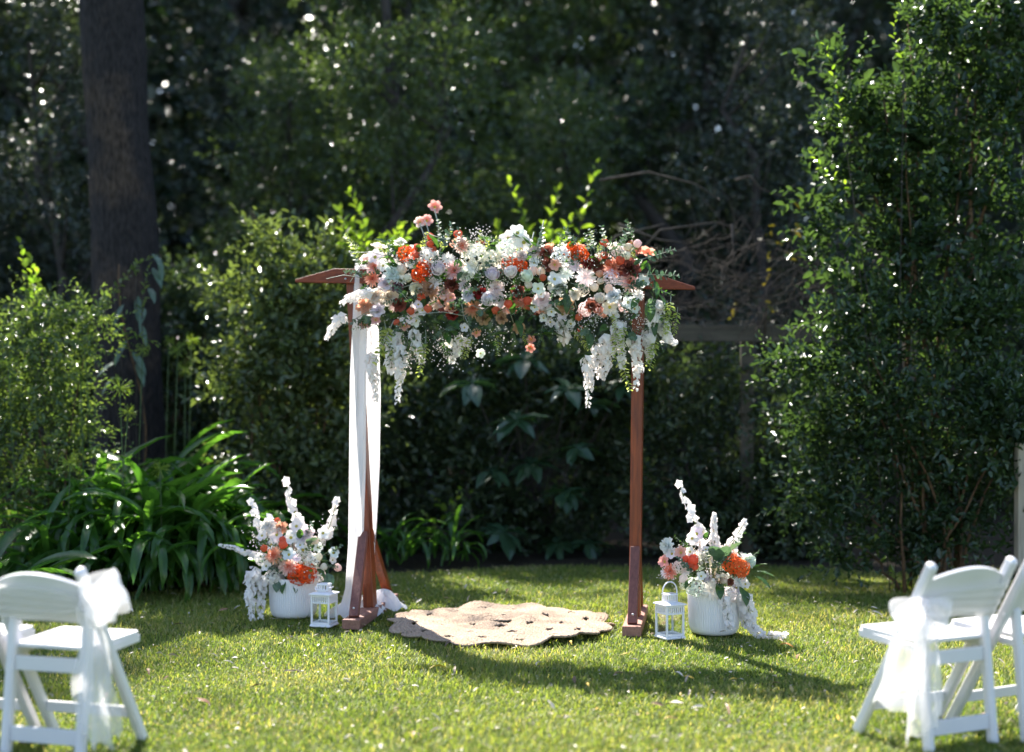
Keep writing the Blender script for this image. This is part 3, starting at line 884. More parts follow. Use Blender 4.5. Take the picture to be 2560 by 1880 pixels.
# seed heads of the lilies
def seedhead_mesh(seed):
    rng = np.random.default_rng(seed)
    mb = MB()
    for k in range(60):
        d = Vector(rng.normal(size=3)); d.z = d.z * .8 + .25; d.normalize()
        b = d * 1.0
        s = d.cross(Vector(rng.normal(size=3))).normalized()
        mb.add([d * .08 - s * .012, d * .08 + s * .012, b * .8 + s * .02, b * .8 - s * .02], [(0, 1, 2, 3)])
        u = d.cross(s)
        c = b * .8; e2 = b * 1.08
        mb.add([c - s * .05, c + u * .05, c + s * .05, c - u * .05, e2], [(0, 1, 4), (1, 2, 4), (2, 3, 4), (3, 0, 4)])
    me = mb.mesh('seed_head', M['seed'])
    a = me.attributes.new('tint', 'FLOAT', 'FACE'); a.data.foreach_set('value', list(rng.random(len(me.polygons))))
    return me
SH = [seedhead_mesh(i) for i in range(3)]
SEEDLAB = ['spiky green seed head against the left edge of the big trunk, upper of two', 'spiky green seed head just below another, beside the fine leaved shrub', 'largest round green seed head, in front of the dark trunk base',
           'green seed head with a dry bract hanging under the largest one', 'small green seed head on a tall straight stalk over the trunk middle', 'green seed head at the right side of the trunk, lower of the blurred pair',
           'highest blurred green seed head between trunk and olive shrub', 'blurred green seed head low between trunk and olive shrub', 'faint blurred green seed head touching the trunk edge',
           'green seed head at the picture edge within the fine leaved shrub', 'blurred green seed head in front of the middle of the olive shrub', 'spiky seed head low under the fine leaved shrub among broad leaves',
           'spiky green seed head standing amid the largest lily clump']
for k, (px, py, rp, Y, gx) in enumerate([(213, 873, 24, 10.8, 250), (200, 931, 22, 10.7, 230), (299, 971, 36, 10.5, 330), (320, 1031, 24, 10.5, 300), (356, 873, 20, 11.1, 350),
        (444, 875, 24, 11.6, 440), (478, 852, 24, 11.8, 480), (463, 920, 22, 11.7, 470), (422, 852, 16, 11.9, 420), (21, 909, 22, 10.6, 60), (550, 971, 20, 11.6, 560), (175, 1159, 30, 10.2, 180), (400, 1172, 26, 10.2, 420)]):
    lab = SEEDLAB[k]
    base = at(gx, 954, Y + .1); base.z = 0
    e = empty('seed_stalk', base); tag(e, lab, 'seed head', 'round lily seed heads on stalks')
    top = at(px, py, Y) - base
    mb = MB(); mb.tube([(0, 0, 0), top * .5 + Vector((-.02, 0, .05)), top], [.0055, .0045, .0035], 6)
    obj('stalk', mb.mesh('stalk', M['stalk'], True), e)
    obj('seed_head', SH[k % 3], e, top, (.2, .1, k), rp / FPX * Y)

# ---- broad-leaved plant behind the arch --------------------------------------
def oval_mesh(name, mat, seed, w=.5, n=7):
    rng = np.random.default_rng(seed)
    rows = []
    for i in range(n):
        t = i / (n - 1)
        ww = w / 2 * math.sin(math.pi * min(.999, t ** .8)) ** .75 + .004
        z = -.25 * t * t
        rows.append([Vector((x * ww, t, z + abs(x) * ww * .3 + .015 * math.sin(t * 22 + abs(x) * 3))) for x in (-1, -.5, 0, .5, 1)])
    mb = MB(); mb.grid(rows)
    me = mb.mesh(name, mat, True)
    a = me.attributes.new('tint', 'FLOAT', 'FACE'); a.data.foreach_set('value', [rng.random() * .5 + .1 for _ in me.polygons])
    return me
ovals = [oval_mesh('leaf', M['big_leaf'], 500 + i, .38 + .06 * i) for i in range(3)]
rb = random.Random(9)
Y = 12.45
root = at(1350, 954, Y); root.z = 0
e = empty('broad_leaf_plant', root); tag(e, 'dark plant with big oval leaves in whorls behind the arch opening', 'plant')
mb = MB()
for (px, py, sz) in [(1180, 960, .36), (1310, 900, .34), (1420, 970, .36), (1290, 1050, .36), (1330, 1160, .36), (1480, 1010, .30), (1420, 1230, .34), (1470, 1380, .30), (1260, 1330, .32), (1390, 1440, .25), (1230, 1180, .3), (1440, 1120, .3), (1500, 890, .32), (1560, 960, .28)]:
    c = at(px, py, Y + rb.uniform(-.3, .2)) - root
    c.z = max(c.z, .12)
    mb.tube([(0, .7, 0), Vector((c.x * .6, c.y * .5 + .6, c.z * .6)), c], [.009, .007, .005], 6)
    n = rb.randint(8, 10)
    for k in range(n):
        az = 6.283 * k / n + rb.uniform(-.3, .3)
        obj('leaf', rb.choice(ovals), e, c, (-.05 + .42 * math.cos(az) + rb.gauss(0, .12), rb.gauss(0, .25), az), sz * rb.uniform(.62, .92))
obj('stem', mb.mesh('stem', M['darkbark'], True), e)
# lime tips lower down
shoot_plant('young_shrub', 'small yellow green sprout low in the dark shrubs behind the arch', 12.2, 1150,
            [(1120, 1290, 1080, 1240), (1150, 1290, 1190, 1230), (1130, 1300, 1150, 1220), (1100, 1320, 1060, 1280)], 205, .075, .045, M['yellow_leaf'], 7)

# ---- creeper climbing in front of the trunk ------------------------------------
shoot_plant('climbing_vine', 'leafy green creeper arching up across the dark trunk', 11.6, 300,
            [(250, 820, 290, 720), (285, 740, 350, 650), (340, 690, 390, 640), (265, 780, 330, 690), (355, 780, 375, 660)], 206, .06, .028, M['fine_green'], 16)['category'] = 'vine'
e = empty('trunk_creeper', at(330, 954, 11.85)); e.location.z = 0
tag(e, 'creeper with long grey green drooping leaves on the dark trunk', 'vine')
vm = [oval_mesh('leaf', M['euc'], 520 + i, .26) for i in range(2)]
rv = random.Random(12)
pts = []
for i in range(12):
    t = i / 11
    pts.append(at(330 + 35 * math.sin(t * 5), 1300 - 640 * t, 11.85) - Vector(e.location))
mb = MB(); mb.tube(pts, .008, 5); obj('stem', mb.mesh('stem', M['stem'], True), e)
for (px, py, rz) in [(310, 780, 2.6), (345, 760, 3.5), (380, 690, 3.8), (372, 740, 3.7), (350, 830, 3.6), (310, 830, 2.4), (380, 655, 3.9), (300, 920, 2.2), (330, 900, 3.9), (290, 960, 2.3), (340, 930, 3.8), (360, 790, 3.4), (318, 870, 2.7), (395, 670, 4.0)]:
    o = obj('leaf', rv.choice(vm), e, at(px, py - 20, 11.78) - Vector(e.location), (R(-40) + rv.uniform(-.3, .3), rv.uniform(-.3, .3), rz), rv.uniform(.2, .28))
# ================================================================== THE ARCH
def part_bar(name, parent, a, b, w, d, side, mat, ch=.08):
    o = Vector(parent.location)
    mb = MB(); mb.bar(Vector(a) - o, Vector(b) - o, w, d, side, ch)
    return obj(name, mb.mesh(name, mat), parent)
def bolt(parent, p, n=(0, -1, 0), r=.008, host=None):
    o = Vector(parent.location); n = Vector(n).normalized()
    mb = MB(); mb.tube([Vector(p) - o, Vector(p) - o + n * .006], [r, r * .8], 8)
    return obj('bolt', mb.mesh('bolt', M['steel'], True), parent)

arch = empty('wedding_arch', (-.08, 9.18, 0))
tag(arch, 'red brown timber wedding arch standing over the jute rug', 'arch')
LB, RB = Vector((-.948, 9.36, 0)), Vector((.79, 9.0, 0))          # feet of the posts
LT, RT = Vector((-1.065, 9.37, 2.27)), Vector((.815, 9.0, 2.21))
bd = (RT - LT).normalized()                                      # along the beam
ux = Vector((bd.x, bd.y, 0)).normalized(); uy = Vector((-ux.y, ux.x, 0))
def base_pts(c, l, r, f0, f1): return c + uy * f0, c + uy * f1
# base planks
Lf, Lb = Vector((-1.018, 8.84, 0)), Vector((-.865, 9.95, 0))
Rf, Rb_ = Vector((.735, 8.60, 0)), Vector((.86, 9.45, 0))
for f, b in ((Lf, Lb), (Rf, Rb_)):
    part_bar('base_plank', arch, f + Vector((0, 0, .034)), b + Vector((0, 0, .034)), .115, .062, ux, M['base_wood'], .06)
# posts
part_bar('post', arch, LB + Vector((0, 0, .065)), LT, .072, .09, ux, M['red_wood_z'], .06)
part_bar('post', arch, RB + Vector((0, 0, .065)), RT, .072, .09, ux, M['red_wood_z'], .06)
# splayed braces fore and aft
def brace(foot, post_b, post_t, h, sgn):
    d = (foot - post_b); d.z = 0; d.normalize()
    q = post_b.lerp(post_t, h / 2.25) + d * .066
    part_bar('brace', arch, foot + Vector((0, 0, .066)), q, .06, .045, ux, M['pink_wood'] if sgn < 0 else M['red_wood_z'], .08)
    bolt(arch, foot.lerp(post_b, .02) + Vector((0, -.03, .13)), (0, -1, .1))
    return q
brace(Lf + (Lb - Lf) * .07, LB, LT, .56, -1); brace(Lb - (Lb - Lf) * .06, LB, LT, .56, 1)
brace(Rf + (Rb_ - Rf) * .09, RB, RT, .52, -1); brace(Rb_ - (Rb_ - Rf) * .08, RB, RT, .52, 1)
# gusset under the post on the left pair
# beam with bevelled ends, in front of the posts
A = LT + uy * -.07; B = RT + uy * -.07
L0 = A - bd * .375; L1 = B + bd * .365
hw, hh = .024, .048
mb = MB(); o = Vector(arch.location)
prof = [(L0, -.6, -1.0), (A - bd * .10, 1, -1), (B + bd * .11, 1, -1), (L1, -.6, -1.0)]
vs = []
for p, zt, zb in prof:
    for s in (-1, 1):
        vs += [p - o + uy * hw * s + Vector((0, 0, hh * zt)), p - o + uy * hw * s + Vector((0, 0, hh * zb))]
fs = []
for i in range(3):
    a = i * 4
    fs += [(a, a + 1, a + 5, a + 4), (a + 2, a + 6, a + 7, a + 3), (a, a + 4, a + 6, a + 2), (a + 1, a + 3, a + 7, a + 5)]
fs += [(0, 2, 3, 1), (12, 13, 15, 14)]
mb.add(vs, fs)
beam = obj('beam', mb.mesh('beam', M['red_wood_x']), arch)
bv = beam.modifiers.new('soft edges', 'BEVEL'); bv.width = .004; bv.segments = 2
for T in (A, B):
    for dz in (.02, -.02): bolt(arch, T + uy * -.026 + Vector((0, 0, dz)) - bd * .02, -uy)

# ================================================================== WHITE DRAPE
def drape():
    org = Vector((-1.0, 9.3, 0))
    mb = MB()
    # front fall: centreline in picture columns at several heights, then the tail behind the post
    def sheet(rows, nv, amp, waves, phase, seed):
        rs = random.Random(seed)
        P = []
        for k, (c, w, zz, yy, a) in enumerate(rows):
            row = []
            for j in range(nv):
                v = j / (nv - 1) - .5
                fold = math.sin(v * 6.283 * waves + phase + k * .05) * a + math.sin(v * 6.283 * waves * 2.3 + k * .11) * a * .22
                row.append(Vector((c + v * w, yy + fold, zz + abs(v) * 0)) - org)
            P.append(row)
        mb.grid(P)
    def xw(px, y): return (px - 1280) / FPX * y
    rows = []
    n = 70
    keyz = [2.34, 2.2, 1.6, 1.0, .5, .2, .06, .03]
    keyl = [886, 885, 875, 873, 871, 863, 848, 838]
    keyr = [919, 921, 916, 914, 908, 903, 899, 900]
    for i in range(n):
        z = 2.335 - (2.335 - .035) * i / (n - 1)
        y = 9.27 - .0 * z
        l = float(np.interp(-z, [-q for q in keyz], keyl)); r = float(np.interp(-z, [-q for q in keyz], keyr))
        rows.append(((xw(l, y) + xw(r, y)) / 2, abs(xw(r, y) - xw(l, y)), z, y, .011))
    sheet(rows, 34, .02, 1.35, .4, 1)
    # over the beam
    c, w, z, y, a = rows[0]
    sheet([(c, w, 2.335, 9.27, .02), (c + .01, w, 2.347, 9.30, .012), (c + .02, w * .98, 2.349, 9.36, .008), (c + .03, w * .95, 2.345, 9.42, .008), (c + .05, w * .9, 2.32, 9.45, .01)], 34, .01, 2, .4, 2)
    # fall behind the post, drawn in to a point and down to the heap
    rows = []
    keyz = [2.32, 2.0, 1.5, 1.0, .6, .45, .25, .08]
    keyl = [890, 898, 908, 915, 922, 926, 916, 905]
    keyr = [928, 945, 951, 949, 942, 937, 934, 940]
    for i in range(n):
        z = 2.32 - (2.32 - .05) * i / (n - 1); y = 9.46
        l = float(np.interp(-z, [-q for q in keyz], keyl)); r = float(np.interp(-z, [-q for q in keyz], keyr))
        rows.append(((xw(l, y) + xw(r, y)) / 2, abs(xw(r, y) - xw(l, y)), z, y, .011))
    sheet(rows, 30, .02, 1.7, 1.4, 3)
    # heap of cloth on the grass
    def heap(cx, cy, rx, ry, h, seed):
        rs = np.random.default_rng(seed)
        ph = rs.random(6) * 6.28
        P = []
        for i in range(22):
            r = i / 21
            row = []
            for j in range(49):
                a = j / 48 * 6.2832
                rr = r * (1 + .14 * math.sin(3 * a + ph[0]) + .06 * math.sin(7 * a + ph[1]))
                z = h * (1 - r ** 1.6) * (1 + .25 * math.sin(5 * a + ph[2] + 3 * r)) + .012 * math.sin(9 * a + ph[3] + 5 * r) * min(1, r * 3) + .022
                row.append(Vector((cx + rx * rr * math.cos(a), cy + ry * rr * math.sin(a), max(.006, z))) - org)
            P.append(row)
        mb.grid(P)
    heap(-.99, 9.42, .15, .14, .09, 5)
    heap(-.89, 9.62, .16, .13, .10, 6)
    heap(-1.10, 9.30, .13, .10, .075, 7)
    o = obj('drape', mb.mesh('drape', M['cloth'], True), None, org)
    tag(o, 'long white cloth drape hung over the arch beam and trailing on the grass', 'drape')
    return o
drape()

# ================================================================== FLOWERS
def petal(mb, core, az, r0, z0, elev, curl, length, width, cup=.25, tip=.6, nu=4, nv=3, mi=0, corefun=None, notch=0.0, ruf=0.0, ph=0.0):
    """one petal growing outwards from radius r0; elev start angle, curl opens it further (radians)"""
    rows = []
    r, z = r0, z0
    ca, sa = math.cos(az), math.sin(az)
    for i in range(nu):
        u = i / (nu - 1)
        th = elev - curl * u
        if i:
            r += math.cos(th) * length / (nu - 1); z += math.sin(th) * length / (nu - 1)
        w = width * (math.sin(math.pi * (.12 + .88 * u) ** tip * .86) + .0) * .5
        row = []
        for j in range(nv):
            v = 2 * j / (nv - 1) - 1
            lift = cup * w * v * v + ruf * math.sin(v * 5 + ph + u * 3) * u
            rr = r - math.sin(th) * lift - (notch * length * (1 - abs(v)) * (1 if i == nu - 1 else 0))
            zz = z + math.cos(th) * lift
            x, y = rr, v * w
            row.append(Vector((x * ca - y * sa, x * sa + y * ca, zz)))
            core.append(corefun(u) if corefun else 0.0)
        rows.append(row)
    mb.grid(rows, mi)

def disc(mb, core, r, z, h, n=8, mi=1):
    vs = [(0, 0, z + h)] + [(r * math.cos(6.283 * k / n), r * math.sin(6.283 * k / n), z) for k in range(n)]
    mb.add(vs, [(0, 1 + k, 1 + (k + 1) % n) for k in range(n)], mi); core += [0.0] * (n + 1)

def rose(seed):
    g = random.Random(seed); mb = MB(); c = []
    for n, r0, z0, el, cu, ln, w in ((3, .02, .0, 92, -8, .36, .26), (4, .05, .0, 86, 6, .38, .32), (5, .09, -.02, 76, 26, .40, .36), (6, .12, -.05, 58, 42, .42, .40), (7, .13, -.08, 34, 40, .42, .42)):
        a0 = g.random() * 6
        for k in range(n):
            petal(mb, c, a0 + 6.283 * k / n + g.gauss(0, .1), r0, z0, R(el + g.gauss(0, 5)), R(cu), ln * g.uniform(.92, 1.08), w, .45, .62, ruf=.012, ph=g.random() * 6)
    return mb.mesh('rose', [M['petal']], True, c)
def peony(seed):
    g = random.Random(seed); mb = MB(); c = []
    for n, r0, z0, el, cu, ln, w in ((4, .02, .12, 80, -30, .34, .24), (6, .06, .08, 70, -50, .42, .28), (8, .10, .0, 52, -66, .50, .30), (10, .12, -.08, 30, -80, .56, .30), (9, .12, -.16, 8, -80, .56, .34)):
        a0 = g.random() * 6
        for k in range(n):
            petal(mb, c, a0 + 6.283 * k / n + g.gauss(0, .1), r0, z0, R(el + g.gauss(0, 4)), R(cu), ln * g.uniform(.92, 1.05), w, .3, .6)
    return mb.mesh('peony', [M['petal']], True, c)
def hydrangea(seed, n=46, name='hydrangea'):
    g = random.Random(seed); mb = MB(); c = []
    for i in range(n):
        t = (i + .5) / n
        ph = math.acos(1 - 1.55 * t); az = i * 2.39996
        d = Vector((math.sin(ph) * math.cos(az), math.sin(ph) * math.sin(az), math.cos(ph)))
        ctr = d * g.uniform(.38, .47)
        d2 = (d + Vector((g.gauss(0, .25), g.gauss(0, .25), g.gauss(0, .25)))).normalized()
        u = d2.cross(Vector((.3, .2, 1))).normalized(); v = d2.cross(u)
        a0 = g.random() * 6; s = g.uniform(.10, .135)
        for k in range(4):
            a = a0 + k * 1.571
            e = u * math.cos(a) + v * math.sin(a); f = d2.cross(e)
            mb.add([ctr, ctr + e * s * .6 + f * s * .5 + d2 * s * .25, ctr + e * s * 1.15 + d2 * s * g.uniform(-.2, .25), ctr + e * s * .6 - f * s * .5 + d2 * s * .25], [(0, 1, 2), (0, 2, 3)])
            c += [0.0] * 4
    # dark heart so that no gap shows through
    return mb.mesh(name, [M['petal']], False, c)
def dahlia(seed):
    g = random.Random(seed); mb = MB(); c = []
    cf = lambda lay: (lambda u: max(0.0, min(1.0, lay * (1.25 - .9 * u))))
    for n, r0, z0, el, cu, ln, w, lay in ((7, .01, .08, 78, 20, .20, .07, 1.0), (10, .03, .06, 62, 20, .27, .09, .9), (13, .05, .03, 44, 16, .36, .11, .6), (15, .07, .0, 26, 12, .43, .13, .3), (15, .08, -.04, 8, 14, .44, .13, .12)):
        a0 = g.random() * 6
        for k in range(n):
            petal(mb, c, a0 + 6.283 * k / n + g.gauss(0, .06), r0, z0, R(el + g.gauss(0, 6)), R(cu + g.gauss(0, 8)), ln * g.uniform(.85, 1.08), w, -.35, .8, 4, 3, corefun=cf(lay))
    return mb.mesh('dahlia', [M['petal_core']], True, c)
def daisy(seed):
    g = random.Random(seed); mb = MB(); c = []
    for n, r0, el, ln in ((12, .05, 30, .42), (14, .05, 12, .46)):
        a0 = g.random() * 6
        for k in range(n):
            petal(mb, c, a0 + 6.283 * k / n + g.gauss(0, .06), r0, 0, R(el + g.gauss(0, 6)), R(22), ln * g.uniform(.9, 1.06), .12, -.2, .9, 4, 3)
    for k in range(10):
        petal(mb, c, k * 2.4, .01, .02, R(70), R(20), .16, .06, .1, .8, 3, 3)
    return mb.mesh('daisy', [M['petal']], True, c)
def poppy(seed):
    g = random.Random(seed); mb = MB(); c = []
    for k in range(6):
        petal(mb, c, 6.283 * k / 6 + g.gauss(0, .08), .04, .0, R(48 + g.gauss(0, 8)), R(34), .46, .46, .35, .6, 5, 5, corefun=lambda u: max(0, .9 - 2.2 * u), ruf=.02, ph=g.random() * 6)
    disc(mb, c, .085, .05, .06)
    return mb.mesh('poppy', [M['poppy'], M['yellow_eye']], True, c)
def orchid(seed):
    g = random.Random(seed); mb = MB(); c = []
    for k in range(5):
        petal(mb, c, 6.283 * k / 5 + g.gauss(0, .06), .03, .0, R(26 + g.gauss(0, 8)), R(20), .46, .50, .2, .58, 4, 4, ruf=.01, ph=g.random() * 6)
    disc(mb, c, .10, .05, .05)
    for k in range(6):
        a = k * 1.047; p = Vector((.06 * math.cos(a), .06 * math.sin(a), .08)); q = p * 1.7 + Vector((0, 0, .05))
        s = Vector((-math.sin(a), math.cos(a), 0)) * .012
        mb.add([p - s, p + s, q], [(0, 1, 2)], 1); c += [0.0] * 3
    return mb.mesh('orchid', [M['petal'], M['yellow_eye']], True, c)
def pompom(seed):
    g = random.Random(seed); bm = bmesh.new(); bmesh.ops.create_icosphere(bm, subdivisions=2, radius=.5)
    for i, v in enumerate(bm.verts): v.co *= 1 + (.07 if i % 2 else -.03) + g.gauss(0, .015)
    me = bpy.data.meshes.new('pompom'); bm.to_mesh(me); bm.free(); me.materials.append(M['petal'])
    a = me.attributes.new('core', 'FLOAT', 'POINT')
    return me
def carnation(seed):
    g = random.Random(seed); mb = MB(); c = []
    for n, r0, z0, el, ln, w in ((6, .02, .06, 82, .30, .22), (8, .05, .04, 64, .36, .25), (10, .07, .0, 44, .42, .28), (11, .08, -.05, 22, .44, .28)):
        a0 = g.random() * 6
        for k in range(n):
            petal(mb, c, a0 + 6.283 * k / n + g.gauss(0, .15), r0, z0, R(el + g.gauss(0, 9)), R(18), ln * g.uniform(.85, 1.1), w, .1, .45, 4, 5, ruf=.05, ph=g.random() * 6)
    return mb.mesh('carnation', [M['petal']], True, c)
def sprig(seed, npair=8, leafr=.085, mat=None, name='eucalyptus_sprig', narrow=1.0):
    """stem of length 1 along +z with paired round leaves"""
    g = random.Random(seed); mb = MB()
    pts = [Vector((.08 * math.sin(t * 2.2), 0, t)) for t in [i / 6 for i in range(7)]]
    mb.tube(pts, [.012 - .0013 * i for i in range(7)], 4, 1)
    for k in range(npair):
        t = .15 + .85 * (k + .5) / npair
        p = Vector((.08 * math.sin(t * 2.2), 0, t)); s = leafr * (1.2 - .6 * t)
        for sg in (0, math.pi):
            a = k * 1.3 + sg + g.gauss(0, .2)
            out = Vector((math.cos(a), math.sin(a), .45)).normalized()
            nrm = (Vector((0, 0, 1)) + Vector((g.gauss(0, .3), g.gauss(0, .3), 0)) - out * .45).normalized()
            sd = out.cross(nrm).normalized(); ctr = p + out * s * 1.1
            vs = [p] + [ctr + out * s * math.cos(b) + sd * s * narrow * math.sin(b) + nrm * s * .15 * math.cos(2 * b) for b in [math.pi + q * 6.283 / 8 for q in range(1, 8)]]
            mb.add(vs, [tuple(range(8))])
    me = mb.mesh(name, [mat or M['euc'], M['pale_stem']])
    a = me.attributes.new('tint', 'FLOAT', 'FACE'); a.data.foreach_set('value', [g.random() * .8 for _ in me.polygons])
    return me
FL = {}
for nm, fn, cnt in (('rose', rose, 3), ('peony', peony, 2), ('hydrangea', hydrangea, 3), ('dahlia', dahlia, 3), ('daisy', daisy, 2), ('poppy', poppy, 2), ('orchid', orchid, 3), ('pompom', pompom, 1), ('carnation', carnation, 3)):
    FL[nm] = [fn(700 + 10 * len(nm) + i) for i in range(cnt)]
SPRIG = [sprig(800 + i) for i in range(3)]
TRAIL = [sprig(810 + i, 11, .092, M['lime'], 'trailing_sprig', .6) for i in range(3)]
GREENS = [sprig(820 + i, 9, .075, M['gar_leaf'], 'leafy_sprig', .5) for i in range(2)]
GLEAF = [oval_mesh('leaf', M['gar_leaf'], 830 + i, .45 + .1 * i) for i in range(2)]
WHITE, CREAM, LAV, PEACH, CORAL, ORANGE = (.93, .89, .865), (.87, .80, .70), (.86, .82, .82), (.88, .46, .33), (.76, .17, .085), (.78, .11, .02)
RUST, WINE, TAN, PINK, BLUSH, RED = (.26, .08, .055), (.22, .07, .10), (.56, .36, .22), (.84, .45, .40), (.88, .72, .66), (.28, .03, .025)

def face_quat(d, rng):
    d = Vector(d).normalized()
    q = d.to_track_quat('Z', 'Y')
    return q @ Quaternion((0, 0, 1), rng.uniform(0, 6.283))
def put(parent, kind, p, d, dia, colr, rng, sq=1.0):
    me = rng.choice(FL[kind])
    k = {'rose': .92, 'peony': .95, 'hydrangea': 1.0, 'dahlia': 1.02, 'daisy': 1.0, 'poppy': 1.15, 'orchid': 1.1, 'pompom': 1.0, 'carnation': 1.05}[kind]
    o = obj(kind, me, parent, Vector(p) - Vector(parent.location), face_quat(d, rng), dia * k, tuple(min(1, c * rng.uniform(.92, 1.06)) for c in colr))
    o.scale.z *= sq
    return o

def strand_mesh(name, pts, w0, w1, n, seed, per=4, size=.022, mat=None, stem=True):
    """a flower strand or spike along a path, florets thinning from w0 to w1 wide"""
    g = random.Random(seed); mb = MB()
    pts = [Vector(p) for p in pts]
    seg = [0.0]
    for a, b in zip(pts, pts[1:]): seg.append(seg[-1] + (b - a).length)
    T = seg[-1]
    def P(t):
        s = t * T
        for i in range(len(pts) - 1):
            if s <= seg[i + 1] or i == len(pts) - 2:
                f = (s - seg[i]) / max(1e-6, seg[i + 1] - seg[i]); return pts[i].lerp(pts[i + 1], f), (pts[i + 1] - pts[i]).normalized()
    if stem: mb.tube(pts, [.0035 - .002 * i / len(pts) for i in range(len(pts))], 4, 1)
    for i in range(n):
        t = min(.999, (i + g.random()) / n)
        p, d = P(t)
        w = (w0 * (1 - t) + w1 * t) * .5
        a = g.random() * 6.283
        u = d.cross(Vector((.31, .77, .2))).normalized(); v = d.cross(u)
        out = (u * math.cos(a) + v * math.sin(a))
        c = p + out * w * g.uniform(.35, .8)
        nd = (out + d * g.uniform(-.2, .5)).normalized()
        x = nd.cross(Vector((g.gauss(0, 1), g.gauss(0, 1), g.gauss(0, 1)))).normalized(); y = nd.cross(x)
        s = size * g.uniform(.7, 1.25) * (1.1 - .45 * t)
        for k in range(per):
            b = 6.283 * k / per
            e = x * math.cos(b) + y * math.sin(b); f = nd.cross(e)
            mb.add([c, c + e * s * .55 + f * s * .5 + nd * s * .22, c + e * s + nd * s * g.uniform(-.15, .45), c + e * s * .55 - f * s * .5 + nd * s * .22], [(0, 1, 2), (0, 2, 3)])
    return mb.mesh(name, [mat or M['white_floret'], M['green_stem']])

def wisteria_mesh(name, pts, w0, w1, seed, gap=.0165):
    """hanging strand: whorls of drooping petals stacked along the stem"""
    g = random.Random(seed); mb = MB()
    pts = [Vector(p) for p in pts]
    seg = [0.0]
    for a, b in zip(pts, pts[1:]): seg.append(seg[-1] + (b - a).length)
    T = seg[-1]; n = max(6, int(T / gap))
    mb.tube(pts, .0022, 4, 1)
    for i in range(n):
        t = min(.999, (i + .5 + g.gauss(0, .2)) / n); s = t * T
        k = max(q for q in range(len(pts) - 1) if seg[q] <= s)
        p = pts[k].lerp(pts[k + 1], (s - seg[k]) / max(1e-6, seg[k + 1] - seg[k])); d = (pts[k + 1] - pts[k]).normalized()
        w = (w0 * (1 - t) + w1 * t) * .5 * g.uniform(.75, 1.15)
        u = d.cross(Vector((.31, .77, .2))).normalized(); v = d.cross(u)
        m = 5 if w > .02 else 4; a0 = g.random() * 6.283
        for q in range(m):
            if g.random() < .12: continue
            a = a0 + 6.283 * q / m + g.gauss(0, .25)
            out = u * math.cos(a) + v * math.sin(a); sd = d.cross(out)
            L = w * g.uniform(.85, 1.2); hw = L * g.uniform(.36, .5); c0 = p + out * w * .12
            c0 = c0 + d * gap * g.uniform(-.6, .6); hw = L * g.uniform(.42, .6)
            m1 = c0 + out * L * g.uniform(.42, .6) + d * L * g.uniform(.25, .5); tip = c0 + out * L * g.uniform(.5, .95) + d * L * g.uniform(.75, 1.25)
            lift = out * hw * -.4
            mb.add([c0, m1 + sd * hw - lift, tip + sd * hw * .35, tip - sd * hw * .35, m1 - sd * hw - lift, m1 + lift * .6], [(0, 1, 5), (1, 2, 5), (2, 3, 5), (3, 4, 5), (4, 0, 5)])
    return mb.mesh(name, [M['white_floret'], M['green_stem']])

def gyp(name, rng, centres, n, r, parent):
    """cloud of tiny white baby's breath florets on hair-thin stems"""
    mb = MB(); o = Vector(parent.location)
    for i in range(n):
        c, rad = rng.choice(centres)
        c = Vector(c) - o
        p = c + Vector((rng.gauss(0, 1), rng.gauss(0, 1), rng.gauss(0, 1))) * rad * .5
        s = r * rng.uniform(.6, 1.3)
        mb.add([p + Vector(q) * s for q in ((1, 0, 0), (0, 1, 0), (-1, 0, 0), (0, -1, 0), (0, 0, 1), (0, 0, -1))],
               [(0, 1, 4), (1, 2, 4), (2, 3, 4), (3, 0, 4), (1, 0, 5), (2, 1, 5), (3, 2, 5), (0, 3, 5)])
        if i % 3 == 0:
            q = c.lerp(p, .3); d = Vector((.0006, 0, 0))
            mb.add([q - d, q + d, p], [(0, 1, 2)], 1)
    x = obj(name, mb.mesh(name, [M['white_floret'], M['green_stem']]), parent); x['kind'] = 'stuff'
    return x

